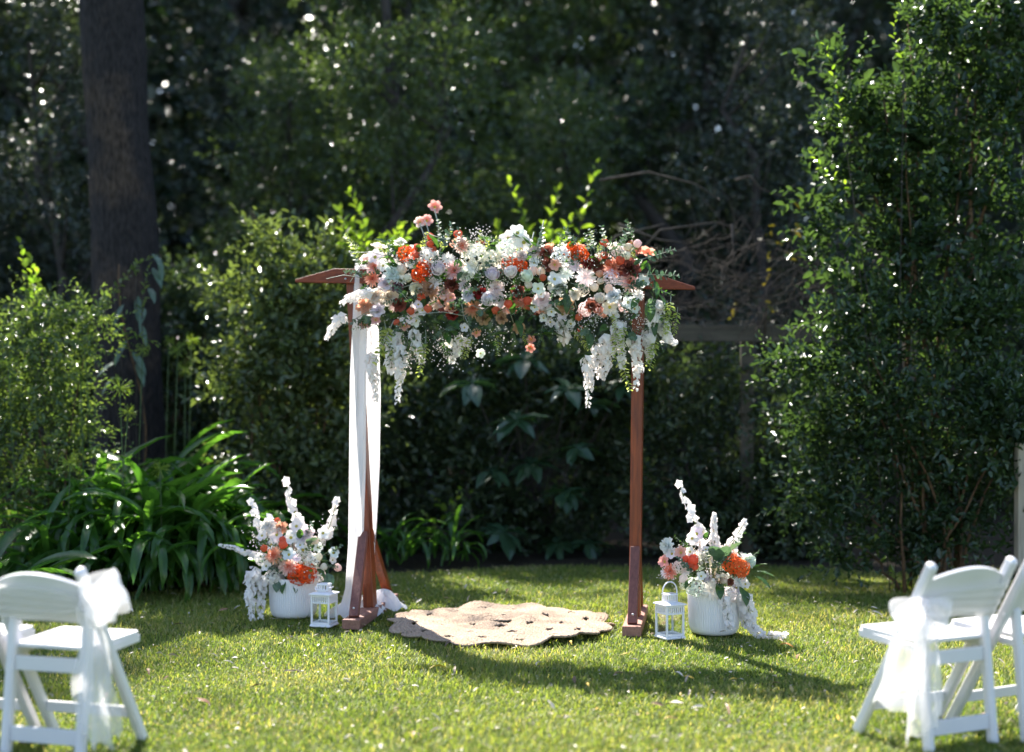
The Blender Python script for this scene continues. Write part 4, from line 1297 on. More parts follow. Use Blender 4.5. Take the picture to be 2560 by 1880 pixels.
# ================================================================== GARLAND
def garland():
    rng = random.Random(61)
    g = empty('flower_garland', (A + B) * .5)
    tag(g, 'long garland of white, coral and burgundy flowers fixed along the arch beam', 'garland')
    o = Vector(g.location)
    S = 560 / 1652
    def ybeam(px): return float(np.interp(px, [880, 1600], [9.33, 8.93]))
    def front(px, py, k=.24):
        yb = ybeam(px); t = (py - 700) / 165
        return yb - k * math.sqrt(max(.05, 1 - t * t)) - .02
    def place(ox, items):
        for it in items:
            cx, cy, kind, dcrop, colr = it[:5]
            px, py = ox + cx * S, 480 + cy * S
            dy = it[5] if len(it) > 5 else 0
            y = front(px, py) + dy + rng.uniform(-.015, .015)
            dia = dcrop * S / FPX * y * (1.27 if kind in ('peony', 'rose', 'hydrangea', 'daisy') else 1.15)
            if kind == 'peony': y -= .055; dia *= 1.05
            p = at(px, py, y)
            zc = 2.15
            d = Vector((rng.gauss(0, .22), -1.0, .30 + (p.z - zc) * 2.2 + rng.gauss(0, .15)))
            if it[2] in ('orchid', 'poppy', 'daisy', 'dahlia'): d = Vector((rng.gauss(0, .25), -1.1, .25 + rng.gauss(0, .2)))
            put(g, kind, p + Vector((0, .25 * dia, 0)), d, dia, colr, rng)
    place(720, [
        (640, 480, 'orchid', 105, WHITE), (635, 550, 'dahlia', 120, BLUSH), (620, 640, 'dahlia', 110, PEACH), (725, 670, 'rose', 125, LAV), (740, 770, 'rose', 125, CREAM), (805, 695, 'rose', 80, WINE),
        (770, 605, 'carnation', 120, WHITE), (835, 568, 'pompom', 72, CREAM), (885, 630, 'pompom', 58, CREAM), (870, 458, 'hydrangea', 115, ORANGE), (1010, 560, 'hydrangea', 120, ORANGE), (965, 615, 'hydrangea', 110, ORANGE),
        (950, 405, 'pompom', 46, CORAL), (945, 462, 'pompom', 46, CORAL), (1050, 327, 'pompom', 48, CORAL), (1048, 380, 'pompom', 46, CORAL), (1070, 422, 'pompom', 44, CORAL), (1255, 310, 'pompom', 60, CORAL),
        (1080, 110, 'poppy', 88, PINK, .05), (970, 225, 'poppy', 75, BLUSH, .05), (1020, 212, 'poppy', 80, PINK, .05), (1040, 482, 'hydrangea', 130, WHITE), (1112, 572, 'peony', 115, WHITE), (1225, 580, 'dahlia', 145, BLUSH),
        (1280, 392, 'dahlia', 110, BLUSH), (1400, 480, 'hydrangea', 170, WHITE), (945, 712, 'rose', 95, CREAM), (1040, 715, 'carnation', 130, TAN), (980, 772, 'pompom', 56, CORAL), (1142, 800, 'poppy', 76, PEACH),
        (1200, 862, 'poppy', 88, PEACH), (1198, 780, 'poppy', 62, PINK), (1150, 738, 'rose', 100, BLUSH), (1208, 680, 'rose', 110, RUST), (1312, 605, 'rose', 100, CREAM), (1512, 612, 'peony', 110, WHITE), (1480, 790, 'peony', 122, WHITE),
        (1415, 742, 'rose', 95, RED), (1362, 862, 'dahlia', 120, TAN), (1532, 872, 'pompom', 55, CORAL), (1032, 858, 'pompom', 56, CORAL), (905, 876, 'pompom', 52, CORAL), (560, 842, 'carnation', 112, PEACH), (660, 872, 'rose', 95, LAV),
        (565, 982, 'poppy', 78, PINK), (645, 945, 'poppy', 66, PINK), (858, 986, 'poppy', 76, PEACH), (802, 962, 'pompom', 45, CORAL), (960, 830, 'orchid', 62, WHITE), (992, 872, 'orchid', 66, WHITE), (905, 930, 'orchid', 76, WHITE),
        (945, 950, 'orchid', 84, WHITE), (862, 942, 'orchid', 66, WHITE), (1190, 1112, 'orchid', 62, WHITE, .08), (1270, 1098, 'orchid', 76, WHITE, .08), (1250, 1182, 'orchid', 62, WHITE, .08), (1312, 1110, 'orchid', 66, WHITE, .08), (1212, 1240, 'orchid', 50, WHITE, .08),
        (1420, 1190, 'orchid', 62, WHITE, .08), (1300, 690, 'rose', 80, LAV), (1080, 660, 'daisy', 90, WHITE), (700, 540, 'orchid', 80, WHITE), (1180, 490, 'daisy', 90, WHITE), (820, 640, 'daisy', 90, WHITE), (1330, 760, 'carnation', 90, LAV),
        (640, 770, 'carnation', 110, CREAM), (900, 520, 'orchid', 70, WHITE), (1210, 900, 'rose', 80, RED), (820, 830, 'rose', 90, RUST), (1440, 930, 'rose', 90, TAN), (1390, 1040, 'poppy', 60, PEACH), (1300, 1000, 'orchid', 60, WHITE), (1360, 550, 'daisy', 95, WHITE)])
    place(1220, [
        (215, 300, 'orchid', 115, WHITE), (150, 342, 'orchid', 115, WHITE), (262, 372, 'orchid', 115, WHITE), (150, 432, 'hydrangea', 155, WHITE), (30, 490, 'hydrangea', 120, WHITE), (160, 522, 'hydrangea', 105, ORANGE), (242, 552, 'hydrangea', 95, ORANGE),
        (165, 595, 'peony', 108, WHITE, -.03), (295, 628, 'peony', 112, WHITE, -.02), (350, 440, 'carnation', 95, BLUSH), (432, 442, 'rose', 90, RUST), (460, 532, 'rose', 125, RUST), (492, 535, 'poppy', 76, PINK, -.05), (545, 470, 'hydrangea', 130, WHITE),
        (620, 430, 'hydrangea', 100, ORANGE), (680, 455, 'hydrangea', 105, ORANGE), (580, 600, 'daisy', 95, WHITE), (725, 622, 'daisy', 140, WHITE), (490, 642, 'orchid', 98, WHITE, -.03), (370, 712, 'orchid', 88, WHITE, -.03), (390, 752, 'orchid', 62, WHITE, -.03),
        (515, 692, 'rose', 120, LAV), (400, 790, 'rose', 112, LAV), (335, 580, 'pompom', 62, BLUSH), (390, 585, 'pompom', 56, CREAM), (405, 628, 'pompom', 46, CORAL), (300, 682, 'pompom', 52, CREAM), (575, 832, 'rose', 115, TAN), (640, 752, 'rose', 80, CREAM),
        (860, 372, 'pompom', 56, CORAL), (860, 466, 'pompom', 50, CORAL), (890, 520, 'pompom', 46, CORAL), (975, 502, 'pompom', 60, CORAL), (1035, 402, 'pompom', 52, BLUSH), (1105, 378, 'pompom', 54, BLUSH), (1022, 466, 'pompom', 56, CREAM),
        (930, 556, 'dahlia', 140, PEACH), (800, 540, 'rose', 120, RUST), (745, 530, 'rose', 80, RED), (1042, 562, 'rose', 145, RUST), (1045, 662, 'dahlia', 125, BLUSH), (1145, 655, 'orchid', 85, WHITE), (915, 622, 'hydrangea', 110, LAV), (825, 600, 'pompom', 52, PEACH),
        (832, 652, 'pompom', 50, BLUSH), (785, 700, 'pompom', 56, CREAM), (830, 782, 'peony', 90, WHITE), (890, 712, 'pompom', 60, BLUSH), (925, 762, 'rose', 105, LAV), (1035, 812, 'orchid', 84, WHITE), (1082, 862, 'orchid', 72, WHITE), (900, 850, 'orchid', 105, CREAM),
        (925, 905, 'orchid', 80, CREAM), (85, 792, 'rose', 95, LAV), (60, 872, 'pompom', 52, CORAL), (150, 822, 'pompom', 56, CORAL), (292, 800, 'pompom', 56, CORAL), (296, 842, 'pompom', 52, CORAL), (470, 882, 'orchid', 66, WHITE), (550, 902, 'orchid', 76, WHITE),
        (612, 972, 'orchid', 66, WHITE), (560, 1052, 'carnation', 100, WHITE, .05), (670, 922, 'pompom', 50, CORAL), (685, 1016, 'pompom', 50, CORAL, .06), (312, 1152, 'poppy', 60, PEACH, .1), (320, 1090, 'poppy', 60, PINK, .1), (345, 850, 'orchid', 60, WHITE), (410, 930, 'orchid', 60, WHITE),
        (60, 710, 'carnation', 100, WHITE), (640, 540, 'daisy', 80, WHITE), (700, 720, 'hydrangea', 80, CREAM), (250, 470, 'rose', 80, CREAM), (340, 520, 'orchid', 70, WHITE), (460, 960, 'orchid', 66, WHITE), (760, 840, 'rose', 80, RUST), (1110, 760, 'daisy', 80, WHITE), (220, 730, 'rose', 95, RUST), (970, 650, 'orchid', 80, WHITE), (100, 930, 'rose', 80, TAN), (230, 1000, 'rose', 80, TAN)])
    # tall stems of the poppies and pompoms
    mb = MB()
    for (px, py, bx, by) in [(1086, 522, 1096, 600), (1049, 558, 1070, 640), (1065, 556, 1080, 640), (1145, 590, 1150, 660), (1511, 608, 1480, 680), (1594, 610, 1530, 670), (1040, 620, 1060, 690), (1076, 595, 1085, 680), (1335, 580, 1300, 680), (1360, 550, 1330, 640), (1570, 618, 1520, 690)]:
        y = ybeam(px) - .12
        a, b = at(px, py, y) - o, at(bx, by, y) - o
        m1 = MB(); m1.tube([a, a.lerp(b, .5) + Vector((.012, 0, 0)), b], .004, 5)
        obj('flower_stem', m1.mesh('flower_stem', M['pale_stem'], True), g)
    for k in range(60):   # wiry pale stems that cross the flowers
        px = rng.uniform(900, 1620); py = rng.uniform(620, 800); y = front(px, py) - .01
        a = at(px, py, y) - o; b = a + Vector((rng.gauss(0, .13), rng.uniform(-.03, .05), rng.gauss(0, .07)))
        mb.tube([a, a.lerp(b, .5) + Vector((0, -.02, .02)), b], .0022, 4)
    x_ = obj('wiry_stems', mb.mesh('wiry_stems', M['pale_stem'], True), g); x_['kind'] = 'stuff'
    # back and top filling so that the garland is full from every side
    for k in range(105):
        px = rng.uniform(905, 1625); a = rng.uniform(.15, 2.7)
        yb = ybeam(px)
        zc = at(px, 690, yb).z
        rr = rng.uniform(.13, .24)
        p = Vector((at(px, 690, yb).x, yb + math.sin(a) * rr, zc + math.cos(a) * rr * 1.05 - .02))
        kind = rng.choice(['hydrangea', 'rose', 'carnation', 'daisy', 'rose', 'orchid'])
        put(g, kind, p, (rng.gauss(0, .2), math.sin(a), math.cos(a) + .2), rng.uniform(.07, .12), rng.choice([WHITE, WHITE, CREAM, BLUSH, LAV, RUST, PEACH]), rng)
    # leaves and eucalyptus
    for k in range(190):
        px = rng.uniform(890, 1640); py = rng.uniform(600, 835); y = front(px, py) + rng.uniform(.02, .07)
        p = at(px, py, y)
        d = Vector((rng.gauss(0, .6), -rng.uniform(.1, .7), rng.gauss(.1, .6)))
        me = rng.choice([GLEAF[0], GLEAF[1], GLEAF[0]])
        obj('leaf', me, g, p - o, d.to_track_quat('Y', 'Z') @ Quaternion((0, 1, 0), rng.uniform(-.8, .8)), rng.uniform(.06, .11))
    for (cx, cy, dx, dz, ln) in [(480, 610, 1, .1, .12), (1215, 440, .2, 1, .14), (1410, 640, .3, .6, .15), (1430, 700, -.5, -.2, .14), (1110, 440, .4, .9, .18), (730, 510, .1, 1, .12), (540, 600, -1, .1, .10), (1040, 620, .3, .5, .1), (860, 740, -.4, .2, .12)]:
        px, py = 720 + cx * S, 480 + cy * S; y = front(px, py) - .01
        obj('eucalyptus_sprig', rng.choice(SPRIG), g, at(px, py, y) - o, Vector((dx, -.4, dz)).to_track_quat('Z', 'Y'), ln * 1.2)
    for (cx, cy, dx, dz, ln) in [(1120, 500, 1, .3, .20), (1110, 605, 1, -.05, .22), (960, 440, .3, 1, .17), (860, 470, -.2, 1, .17), (790, 450, -.3, .9, .14), (590, 560, .3, .5, .12), (610, 670, .5, -.2, .12), (560, 740, .3, -.8, .12), (85, 640, .2, .8, .12), (1000, 700, .6, .1, .13), (950, 400, .8, .8, .12)]:
        px, py = 1220 + cx * S, 480 + cy * S; y = front(px, py) - .01
        obj('eucalyptus_sprig', rng.choice(SPRIG), g, at(px, py, y) - o, Vector((dx, -.3, dz)).to_track_quat('Z', 'Y'), ln * 1.15)
    for k in range(80):
        px = rng.uniform(890, 1650); py = rng.uniform(590, 850); y = front(px, py) + .03
        d = Vector((rng.gauss(0, .7), -rng.uniform(0, .6), .6 if py < 680 else -rng.uniform(0, .8)))
        obj('leafy_sprig', rng.choice(GREENS + SPRIG), g, at(px, py, y) - o, d.to_track_quat('Z', 'Y'), rng.uniform(.11, .19))
    # thin green wisps along the top
    for k in range(34):
        px = rng.uniform(890, 1600); y = ybeam(px) - rng.uniform(0, .12)
        d = Vector((rng.gauss(0, .5), rng.gauss(0, .2), 1))
        obj('trailing_sprig', rng.choice(TRAIL + GREENS), g, at(px, rng.uniform(630, 660), y) - o, d.to_track_quat('Z', 'Y'), rng.uniform(.10, .18))
    # leaves hanging at the end and below
    for (px, py, s, dx, dz) in [(1635, 700, .13, .3, -1), (1645, 735, .12, .6, -.8), (1625, 755, .13, 0, -1), (1355, 835, .15, 1, .1), (1270, 835, .15, -1, .1), (1330, 840, .13, .8, .2), (1470, 830, .12, .2, -1), (1010, 870, .1, -.3, -1), (1640, 800, .11, -.2, -1), (1290, 800, .12, .3, -.6), (1415, 735, .13, .1, -1), (985, 645, .12, -.9, .1), (1095, 620, .13, -.4, .9)]:
        obj('leaf', rng.choice(GLEAF), g, at(px, py, front(px, min(py, 850)) - .02) - o, Vector((dx, -.3, dz)).to_track_quat('Y', 'Z'), s * .95)
    # trailing pale foliage at both ends and along the lower edge
    for (cx, y0, y1) in [(1350, 760, 1050), (1400, 850, 1060), (1320, 800, 1000), (1240, 1050, 1320), (1220, 1080, 1290), (960, 1180, 1480), (940, 1000, 1250), (1000, 950, 1200), (910, 880, 1050), (1290, 870, 1060)]:
        px, py = 1220 + cx * S, 480 + y0 * S; y = front(px, min(py, 840)) - .01
        ln = (y1 - y0) * S / FPX * y
        obj('trailing_sprig', rng.choice(TRAIL), g, at(px, py, y) - o, Vector((rng.gauss(0, .15), -.1, -1)).to_track_quat('Z', 'Y'), ln)
    for (px, y0, y1) in [(960, 800, 900), (985, 800, 905), (1005, 830, 900), (1040, 820, 925), (1065, 840, 930), (975, 860, 930), (1100, 830, 900), (1150, 830, 890), (1180, 830, 890), (1240, 820, 880), (1300, 820, 870), (1430, 820, 880)]:
        y = front(px, 820) + .02
        obj('trailing_sprig', rng.choice(TRAIL + GREENS[:1]), g, at(px, y0, y) - o, Vector((rng.gauss(0, .4), -.1, -1)).to_track_quat('Z', 'Y'), (y1 - y0) / FPX * y * 1.15)
    # hanging wisteria
    def hang(pts, w0, w1, n, dy=-.01, size=.025):
        y0 = front(pts[0][0], min(pts[0][1], 830)) + dy
        ws = [at(px, py, y0 + .012 * i) - o for i, (px, py) in enumerate(pts)]
        obj('wisteria_strand', wisteria_mesh('wisteria_strand', ws, w0 * 1.15, w1 * 1.15, rng.randint(0, 9999)), g)
    c1 = lambda L: [(720 + x * S, 480 + y * S) for x, y in L]
    c2 = lambda L: [(1220 + x * S, 480 + y * S) for x, y in L]
    hang(c1([(640, 740), (540, 755), (440, 790), (385, 830)]), .085, .03, 75, -.02)
    hang(c1([(445, 905), (370, 950), (320, 1020), (285, 1080)]), .085, .035, 70, .05)
    hang(c1([(610, 1180), (620, 1300), (640, 1420), (650, 1545)]), .085, .03, 90, .10)
    hang(c1([(760, 1020), (780, 1120), (760, 1250), (765, 1300)]), .10, .06, 90, .03)
    hang(c1([(830, 1120), (830, 1250), (820, 1400), (808, 1555)]), .085, .03, 100)
    hang(c1([(920, 1000), (935, 1080), (960, 1170), (985, 1255)]), .085, .03, 80)
    hang(c1([(1230, 1090), (1250, 1140), (1230, 1200), (1200, 1250)]), .07, .03, 40, .06)
    hang(c2([(710, 1200), (745, 1300), (745, 1430), (735, 1585)]), .085, .025, 115)
    hang(c2([(790, 1120), (815, 1200), (820, 1290), (825, 1350)]), .085, .04, 80, .03)
    hang(c2([(855, 1040), (885, 1150), (880, 1270), (855, 1370)]), .095, .03, 115)
    hang(c2([(955, 930), (970, 1030), (985, 1180), (985, 1300)]), .09, .035, 110, .02)
    hang(c2([(1075, 1050), (1095, 1180), (1105, 1310), (1090, 1445)]), .09, .03, 120)
    hang(c2([(1180, 1000), (1185, 1080), (1190, 1150), (1190, 1220)]), .085, .04, 80, .02)
    hang(c2([(1240, 790), (1245, 860), (1240, 930), (1200, 980)]), .095, .06, 80)
    hang(c2([(1290, 940), (1300, 1010), (1330, 1080), (1370, 1110)]), .085, .04, 75)
    hang(c2([(500, 930), (540, 980), (560, 1030), (570, 1090)]), .085, .05, 50, .04)
    # gypsophila haze
    cs = [(at(px, py, front(px, min(py, 835)) + dy), r) for px, py, r, dy in
          [(1000, 660, .10, 0), (1085, 700, .09, 0), (1180, 650, .10, 0), (1290, 700, .09, 0), (1345, 660, .09, 0), (1000, 830, .14, .05), (1080, 850, .15, .06), (1160, 855, .15, .06), (1240, 850, .14, .06), (1400, 800, .10, 0), (1450, 815, .12, .03), (1480, 800, .10, .02), (1560, 760, .1, 0), (1460, 650, .09, 0), (1200, 590, .08, 0), (930, 850, .1, .03), (1230, 700, .07, 0), (1120, 880, .1, .06), (1030, 890, .08, .06), (1600, 800, .09, 0)]]
    gyp('gypsophila', rng, cs, 1700, .0040, g)
    # mossy core that the stems are pushed into
    mb = MB()
    pts = [at(px, 705, ybeam(px) + .02) - o for px in range(900, 1621, 60)]
    mb.tube(pts, [.05] + [.10 + .02 * math.sin(i * 2.1) for i in range(len(pts) - 2)] + [.05], 10)
    obj('moss_core', mb.mesh('moss_core', M['foam'], True), g)
garland()

# ================================================================== POTS
def pot(loc, label):
    e = empty('flower_pot', loc); tag(e, label, 'pot', 'ribbed white pots')
    nr = 64
    rib = lambda r, z, a: r + (.0035 * (abs(math.sin(a * nr / 2)) - .5) * min(1, max(0, (z - .03) / .03)) * min(1, max(0, (.262 - z) / .01)))
    prof = [(.0, .002), (.115, .002), (.135, .008), (.147, .022), (.154, .045), (.158, .09), (.161, .16), (.163, .22), (.1635, .252), (.1635, .264), (.163, .268), (.156, .268), (.153, .262), (.150, .20)]
    mb = MB(); mb.lathe(prof, nr * 8, 0, rib)
    obj('body', mb.mesh('body', M['pot'], True), e)
    mb = MB(); mb.lathe([(0, .235), (.10, .235), (.149, .225)], 32)
    obj('foam', mb.mesh('foam', M['foam'], True), e)
    return e
LP, RP = Vector((-1.46, 9.36, 0)), Vector((1.262, 8.74, 0))
pot(LP, 'white ribbed round pot beside the draped side of the arch')
pot(RP, 'white ribbed round pot beside the lantern with the raised handle')

def arrangement(name, label, base, S, ox, oy, items, spikes, hangs, sprigs, leaves, gyps, seed):
    rng = random.Random(seed)
    e = empty(name, base + Vector((0, 0, .24))); tag(e, label, 'flower arrangement', 'pot flower arrangements')
    o = Vector(e.location); yb = base.y
    cpx = 1280 + base.x / yb * FPX
    def front(px, py):
        zz = at(px, py, yb).z
        t = (zz - .42) / .26; u = (px - cpx) / 160
        return yb - .20 * math.sqrt(max(.08, 1 - t * t)) * math.sqrt(max(.15, 1 - u * u * .8))
    for it in items:
        cx, cy, kind, dc, colr = it[:5]
        px, py = ox + cx * S, oy + cy * S
        y = front(px, py) + (it[5] if len(it) > 5 else 0) + rng.uniform(-.01, .01)
        dia = dc * S / FPX * y * 1.14
        d = Vector(((px - cpx) / 130 + rng.gauss(0, .2), -1, .35 + rng.gauss(0, .2)))
        put(e, kind, at(px, py, y) + Vector((0, .2 * dia, 0)), d, dia, colr, rng)
    for pts, w0, w1, n, size, dy in spikes:
        ws = [at(ox + x * S, oy + y * S, yb - .03 + dy) - o for x, y in pts]
        obj('delphinium', strand_mesh('delphinium', ws, w0 * (1 if size < .03 else .9), w1, n if size < .03 else int(n * .5), rng.randint(0, 9999), 5, size * (1 if size < .03 else 1.12)), e)
    for pts, w0, w1, n, yy in hangs:
        ws = []
        for x, y, *q in pts:
            yv = q[0] if q else yy
            p = at(ox + x * S, oy + y * S, yv); p.z = max(p.z, .02); ws.append(p - o)
        obj('wisteria_strand', wisteria_mesh('wisteria_strand', ws, w0, w1 * 1.1, rng.randint(0, 9999)), e)
    for (cx, cy, dx, dz, ln) in sprigs:
        px, py = ox + cx * S, oy + cy * S
        obj('eucalyptus_sprig', rng.choice(SPRIG + GREENS), e, at(px, py, front(px, py) + .03) - o, Vector((dx, -.4, dz)).to_track_quat('Z', 'Y'), ln)
    for (cx, cy, s, dx, dz, kind) in leaves:
        px, py = ox + cx * S, oy + cy * S
        obj('leaf', (GLEAF if kind else EUCL)[rng.randint(0, 1)], e, at(px, py, front(px, py)) - o, Vector((dx, -.5, dz)).to_track_quat('Y', 'Z'), s)
    # filling behind and inside
    for k in range(46):
        a = rng.uniform(0, 6.283); r = rng.uniform(.05, .17); z = rng.uniform(.05, .30)
        p = base + Vector((math.cos(a) * r * (1 + z), math.sin(a) * r * .9 + .03, .24 + z * .9))
        if p.y < yb - .10: p.y = yb - .10
        d = Vector((math.cos(a), math.sin(a), .7))
        if k % 3: put(e, rng.choice(['hydrangea', 'carnation', 'orchid', 'daisy']), p, d, rng.uniform(.07, .11), rng.choice([WHITE, WHITE, CREAM, BLUSH, LAV]), rng)
        else: obj('leafy_sprig', rng.choice(GREENS), e, p - o, d.to_track_quat('Z', 'Y'), rng.uniform(.12, .2))
    for k in range(40):
        a = rng.uniform(0, 6.283); r = rng.uniform(.08, .17)
        p = base + Vector((math.cos(a) * r, math.sin(a) * r, rng.uniform(.28, .45)))
        obj('leaf', rng.choice(GLEAF), e, p - o, Vector((math.cos(a), math.sin(a), rng.uniform(-.2, .9))).to_track_quat('Y', 'Z'), rng.uniform(.07, .12))
    mb = MB()
    for k in range(34):
        a = rng.uniform(0, 6.283); r = rng.uniform(.02, .1)
        mb.tube([Vector((math.cos(a) * r * .4, math.sin(a) * r * .4, -.03)), Vector((math.cos(a) * r * 1.6, math.sin(a) * r * 1.6, rng.uniform(.15, .33)))], .003, 4)
    x_ = obj('inner_stems', mb.mesh('inner_stems', M['green_stem']), e); x_['kind'] = 'stuff'
    cs = [(at(ox + x * S, oy + y * S, front(ox + x * S, oy + y * S) + .02), r) for x, y, r in gyps]
    gyp('gypsophila', rng, cs, 170, .0042, e)
    return e
EUCL = [oval_mesh('leaf', M['euc'], 840 + i, .7) for i in range(2)]
W = WHITE
S3 = 520 / 1790
arrangement('flower_arrangement', 'white and coral flowers with tall spikes in the pot beside the drape', LP, S3, 540, 1160, [
    (490, 790, 'dahlia', 130, PEACH), (620, 890, 'dahlia', 155, BLUSH), (640, 640, 'orchid', 120, W), (690, 540, 'orchid', 110, W), (625, 785, 'orchid', 105, W, -.02), (365, 955, 'orchid', 92, W), (430, 882, 'orchid', 86, W), (520, 615, 'orchid', 115, W),
    (780, 590, 'rose', 125, W), (450, 535, 'carnation', 130, W), (560, 550, 'carnation', 105, PEACH), (525, 492, 'poppy', 50, CORAL), (575, 692, 'pompom', 74, CORAL), (570, 650, 'pompom', 50, CORAL), (412, 725, 'pompom', 56, CORAL), (700, 960, 'hydrangea', 165, ORANGE, -.02), (775, 950, 'hydrangea', 165, ORANGE, -.02),
    (845, 660, 'pompom', 66, BLUSH), (880, 800, 'pompom', 60, CREAM), (925, 886, 'pompom', 56, CREAM), (1046, 895, 'pompom', 62, BLUSH, .06), (825, 835, 'hydrangea', 120, W), (385, 820, 'hydrangea', 105, W), (485, 980, 'hydrangea', 130, LAV), (880, 960, 'hydrangea', 115, W), (915, 600, 'orchid', 100, W), (1005, 770, 'orchid', 90, W), (1000, 830, 'orchid', 60, W), (395, 620, 'orchid', 90, W), (720, 700, 'orchid', 70, W), (740, 640, 'carnation', 100, W), (870, 720, 'orchid', 80, W), (340, 1000, 'carnation', 90, W), (690, 810, 'daisy', 80, W)],
    [([(730, 620), (700, 480), (640, 320), (595, 125)], .075, .03, 36, .036, .02), ([(430, 640), (370, 520), (325, 400), (300, 305)], .07, .03, 26, .034, .03), ([(930, 680), (970, 560), (1010, 430), (1045, 300)], .075, .03, 28, .036, .0), ([(370, 790), (260, 770), (150, 720), (30, 700)], .06, .015, 55, .02, -.02), ([(500, 560), (470, 500), (440, 460)], .08, .05, 12, .036, .0)],
    [([(340, 900), (300, 1000), (290, 1150), (310, 1355)], .095, .04, 120, LP.y - .17), ([(400, 950), (390, 1080), (385, 1220), (385, 1345)], .085, .04, 95, LP.y - .15), ([(330, 880), (285, 1060), (280, 1200)], .08, .05, 60, LP.y - .13)],
    [(760, 660, .3, .8, .16), (600, 1000, -.3, -.6, .09), (900, 880, 1, 0, .12), (560, 920, -.5, .2, .12), (840, 760, .5, .5, .12), (690, 860, .1, .6, .1), (960, 780, .7, .5, .13)],
    [(720, 650, .10, .1, 1, 1), (955, 940, .11, .3, -.8, 0), (590, 1000, .09, -.3, -1, 1), (470, 720, .09, -.5, .5, 1), (800, 700, .12, .4, .6, 0), (680, 1010, .08, .2, -1, 1), (520, 1000, .08, .1, -1, 0), (870, 900, .09, .6, -.4, 1)],
    [(770, 760, .10), (340, 640, .08), (420, 760, .08), (720, 830, .07), (960, 520, .08), (560, 900, .06)], 901)
S4 = 480 / 1724
arrangement('flower_arrangement', 'white and orange flowers with one strand trailing onto the grass beside the pot', RP, S4, 1520, 1180, [
    (540, 670, 'carnation', 130, W), (580, 740, 'orchid', 100, W), (660, 730, 'poppy', 100, PINK, -.02), (515, 810, 'poppy', 100, PINK, -.02), (560, 900, 'dahlia', 130, PEACH), (520, 905, 'daisy', 100, W), (765, 790, 'pompom', 95, CORAL), (745, 830, 'pompom', 70, CORAL), (780, 855, 'pompom', 60, CORAL), (690, 780, 'pompom', 60, CORAL),
    (1120, 830, 'hydrangea', 170, (.80, .16, .04), -.03), (1190, 870, 'hydrangea', 170, (.80, .16, .04), -.03), (1050, 730, 'carnation', 110, BLUSH), (1265, 800, 'carnation', 120, W), (1235, 1010, 'orchid', 80, W), (1215, 960, 'orchid', 60, W), (680, 960, 'pompom', 74, CREAM), (690, 1010, 'hydrangea', 90, CREAM), (780, 1040, 'hydrangea', 160, LAV, -.03), (930, 1070, 'daisy', 165, W, -.04), (640, 860, 'hydrangea', 110, CREAM),
    (840, 940, 'orchid', 80, W), (990, 940, 'pompom', 40, CREAM), (945, 975, 'pompom', 36, CREAM), (1030, 930, 'pompom', 36, CREAM), (1060, 980, 'pompom', 38, CREAM), (1085, 1010, 'pompom', 38, CREAM), (1025, 1030, 'pompom', 36, CREAM), (1100, 990, 'rose', 70, RUST), (740, 720, 'orchid', 80, W), (1100, 1110, 'hydrangea', 130, W, -.03), (800, 560, 'orchid', 120, W), (760, 600, 'orchid', 100, W), (850, 540, 'orchid', 90, W), (1230, 1110, 'orchid', 60, W), (880, 700, 'orchid', 70, W), (700, 900, 'daisy', 80, CREAM)],
    [([(830, 640), (790, 480), (720, 300), (640, 110)], .075, .025, 34, .036, .02), ([(970, 720), (955, 600), (950, 480), (955, 370)], .085, .02, 90, .022, -.02), ([(1060, 740), (1120, 640), (1180, 530), (1245, 430)], .075, .03, 30, .034, .0), ([(780, 700), (790, 600), (800, 520)], .08, .06, 18, .036, .0)],
    [([(1040, 1060), (1060, 1150), (1075, 1280), (1090, 1400)], .085, .045, 100, RP.y - .19), ([(1200, 1080, RP.y - .14), (1260, 1230, RP.y - .12), (1300, 1400, 8.62), (1360, 1480, 8.58), (1460, 1510, 8.55), (1580, 1512, 8.53)], .10, .04, 190, 8.6), ([(1200, 1130), (1220, 1250), (1230, 1390)], .08, .05, 70, RP.y - .10)],
    [(1130, 690, .2, .7, .12), (870, 800, .1, .6, .14), (900, 870, .3, .3, .16), (990, 870, .1, .5, .15), (760, 930, -.3, .4, .14), (1190, 1160, .3, -1, .12), (860, 640, .2, 1, .1), (720, 870, -.4, .4, .14)],
    [(1010, 830, .17, .1, .9, 0), (980, 790, .14, -.2, .8, 0), (1310, 900, .13, 1, .1, 1), (1320, 940, .12, .9, -.4, 1), (1300, 870, .10, .7, .6, 1), (1120, 700, .10, .3, .6, 0), (1180, 1030, .11, .4, -.8, 1), (1220, 1060, .1, .2, -.9, 1), (870, 610, .07, .1, 1, 1), (760, 960, .09, -.5, -.3, 1), (1000, 1000, .1, 0, -.7, 1)],
    [(770, 690, .09), (830, 700, .08), (930, 880, .08), (640, 800, .08), (870, 740, .08), (560, 960, .06), (1140, 960, .06)], 902)

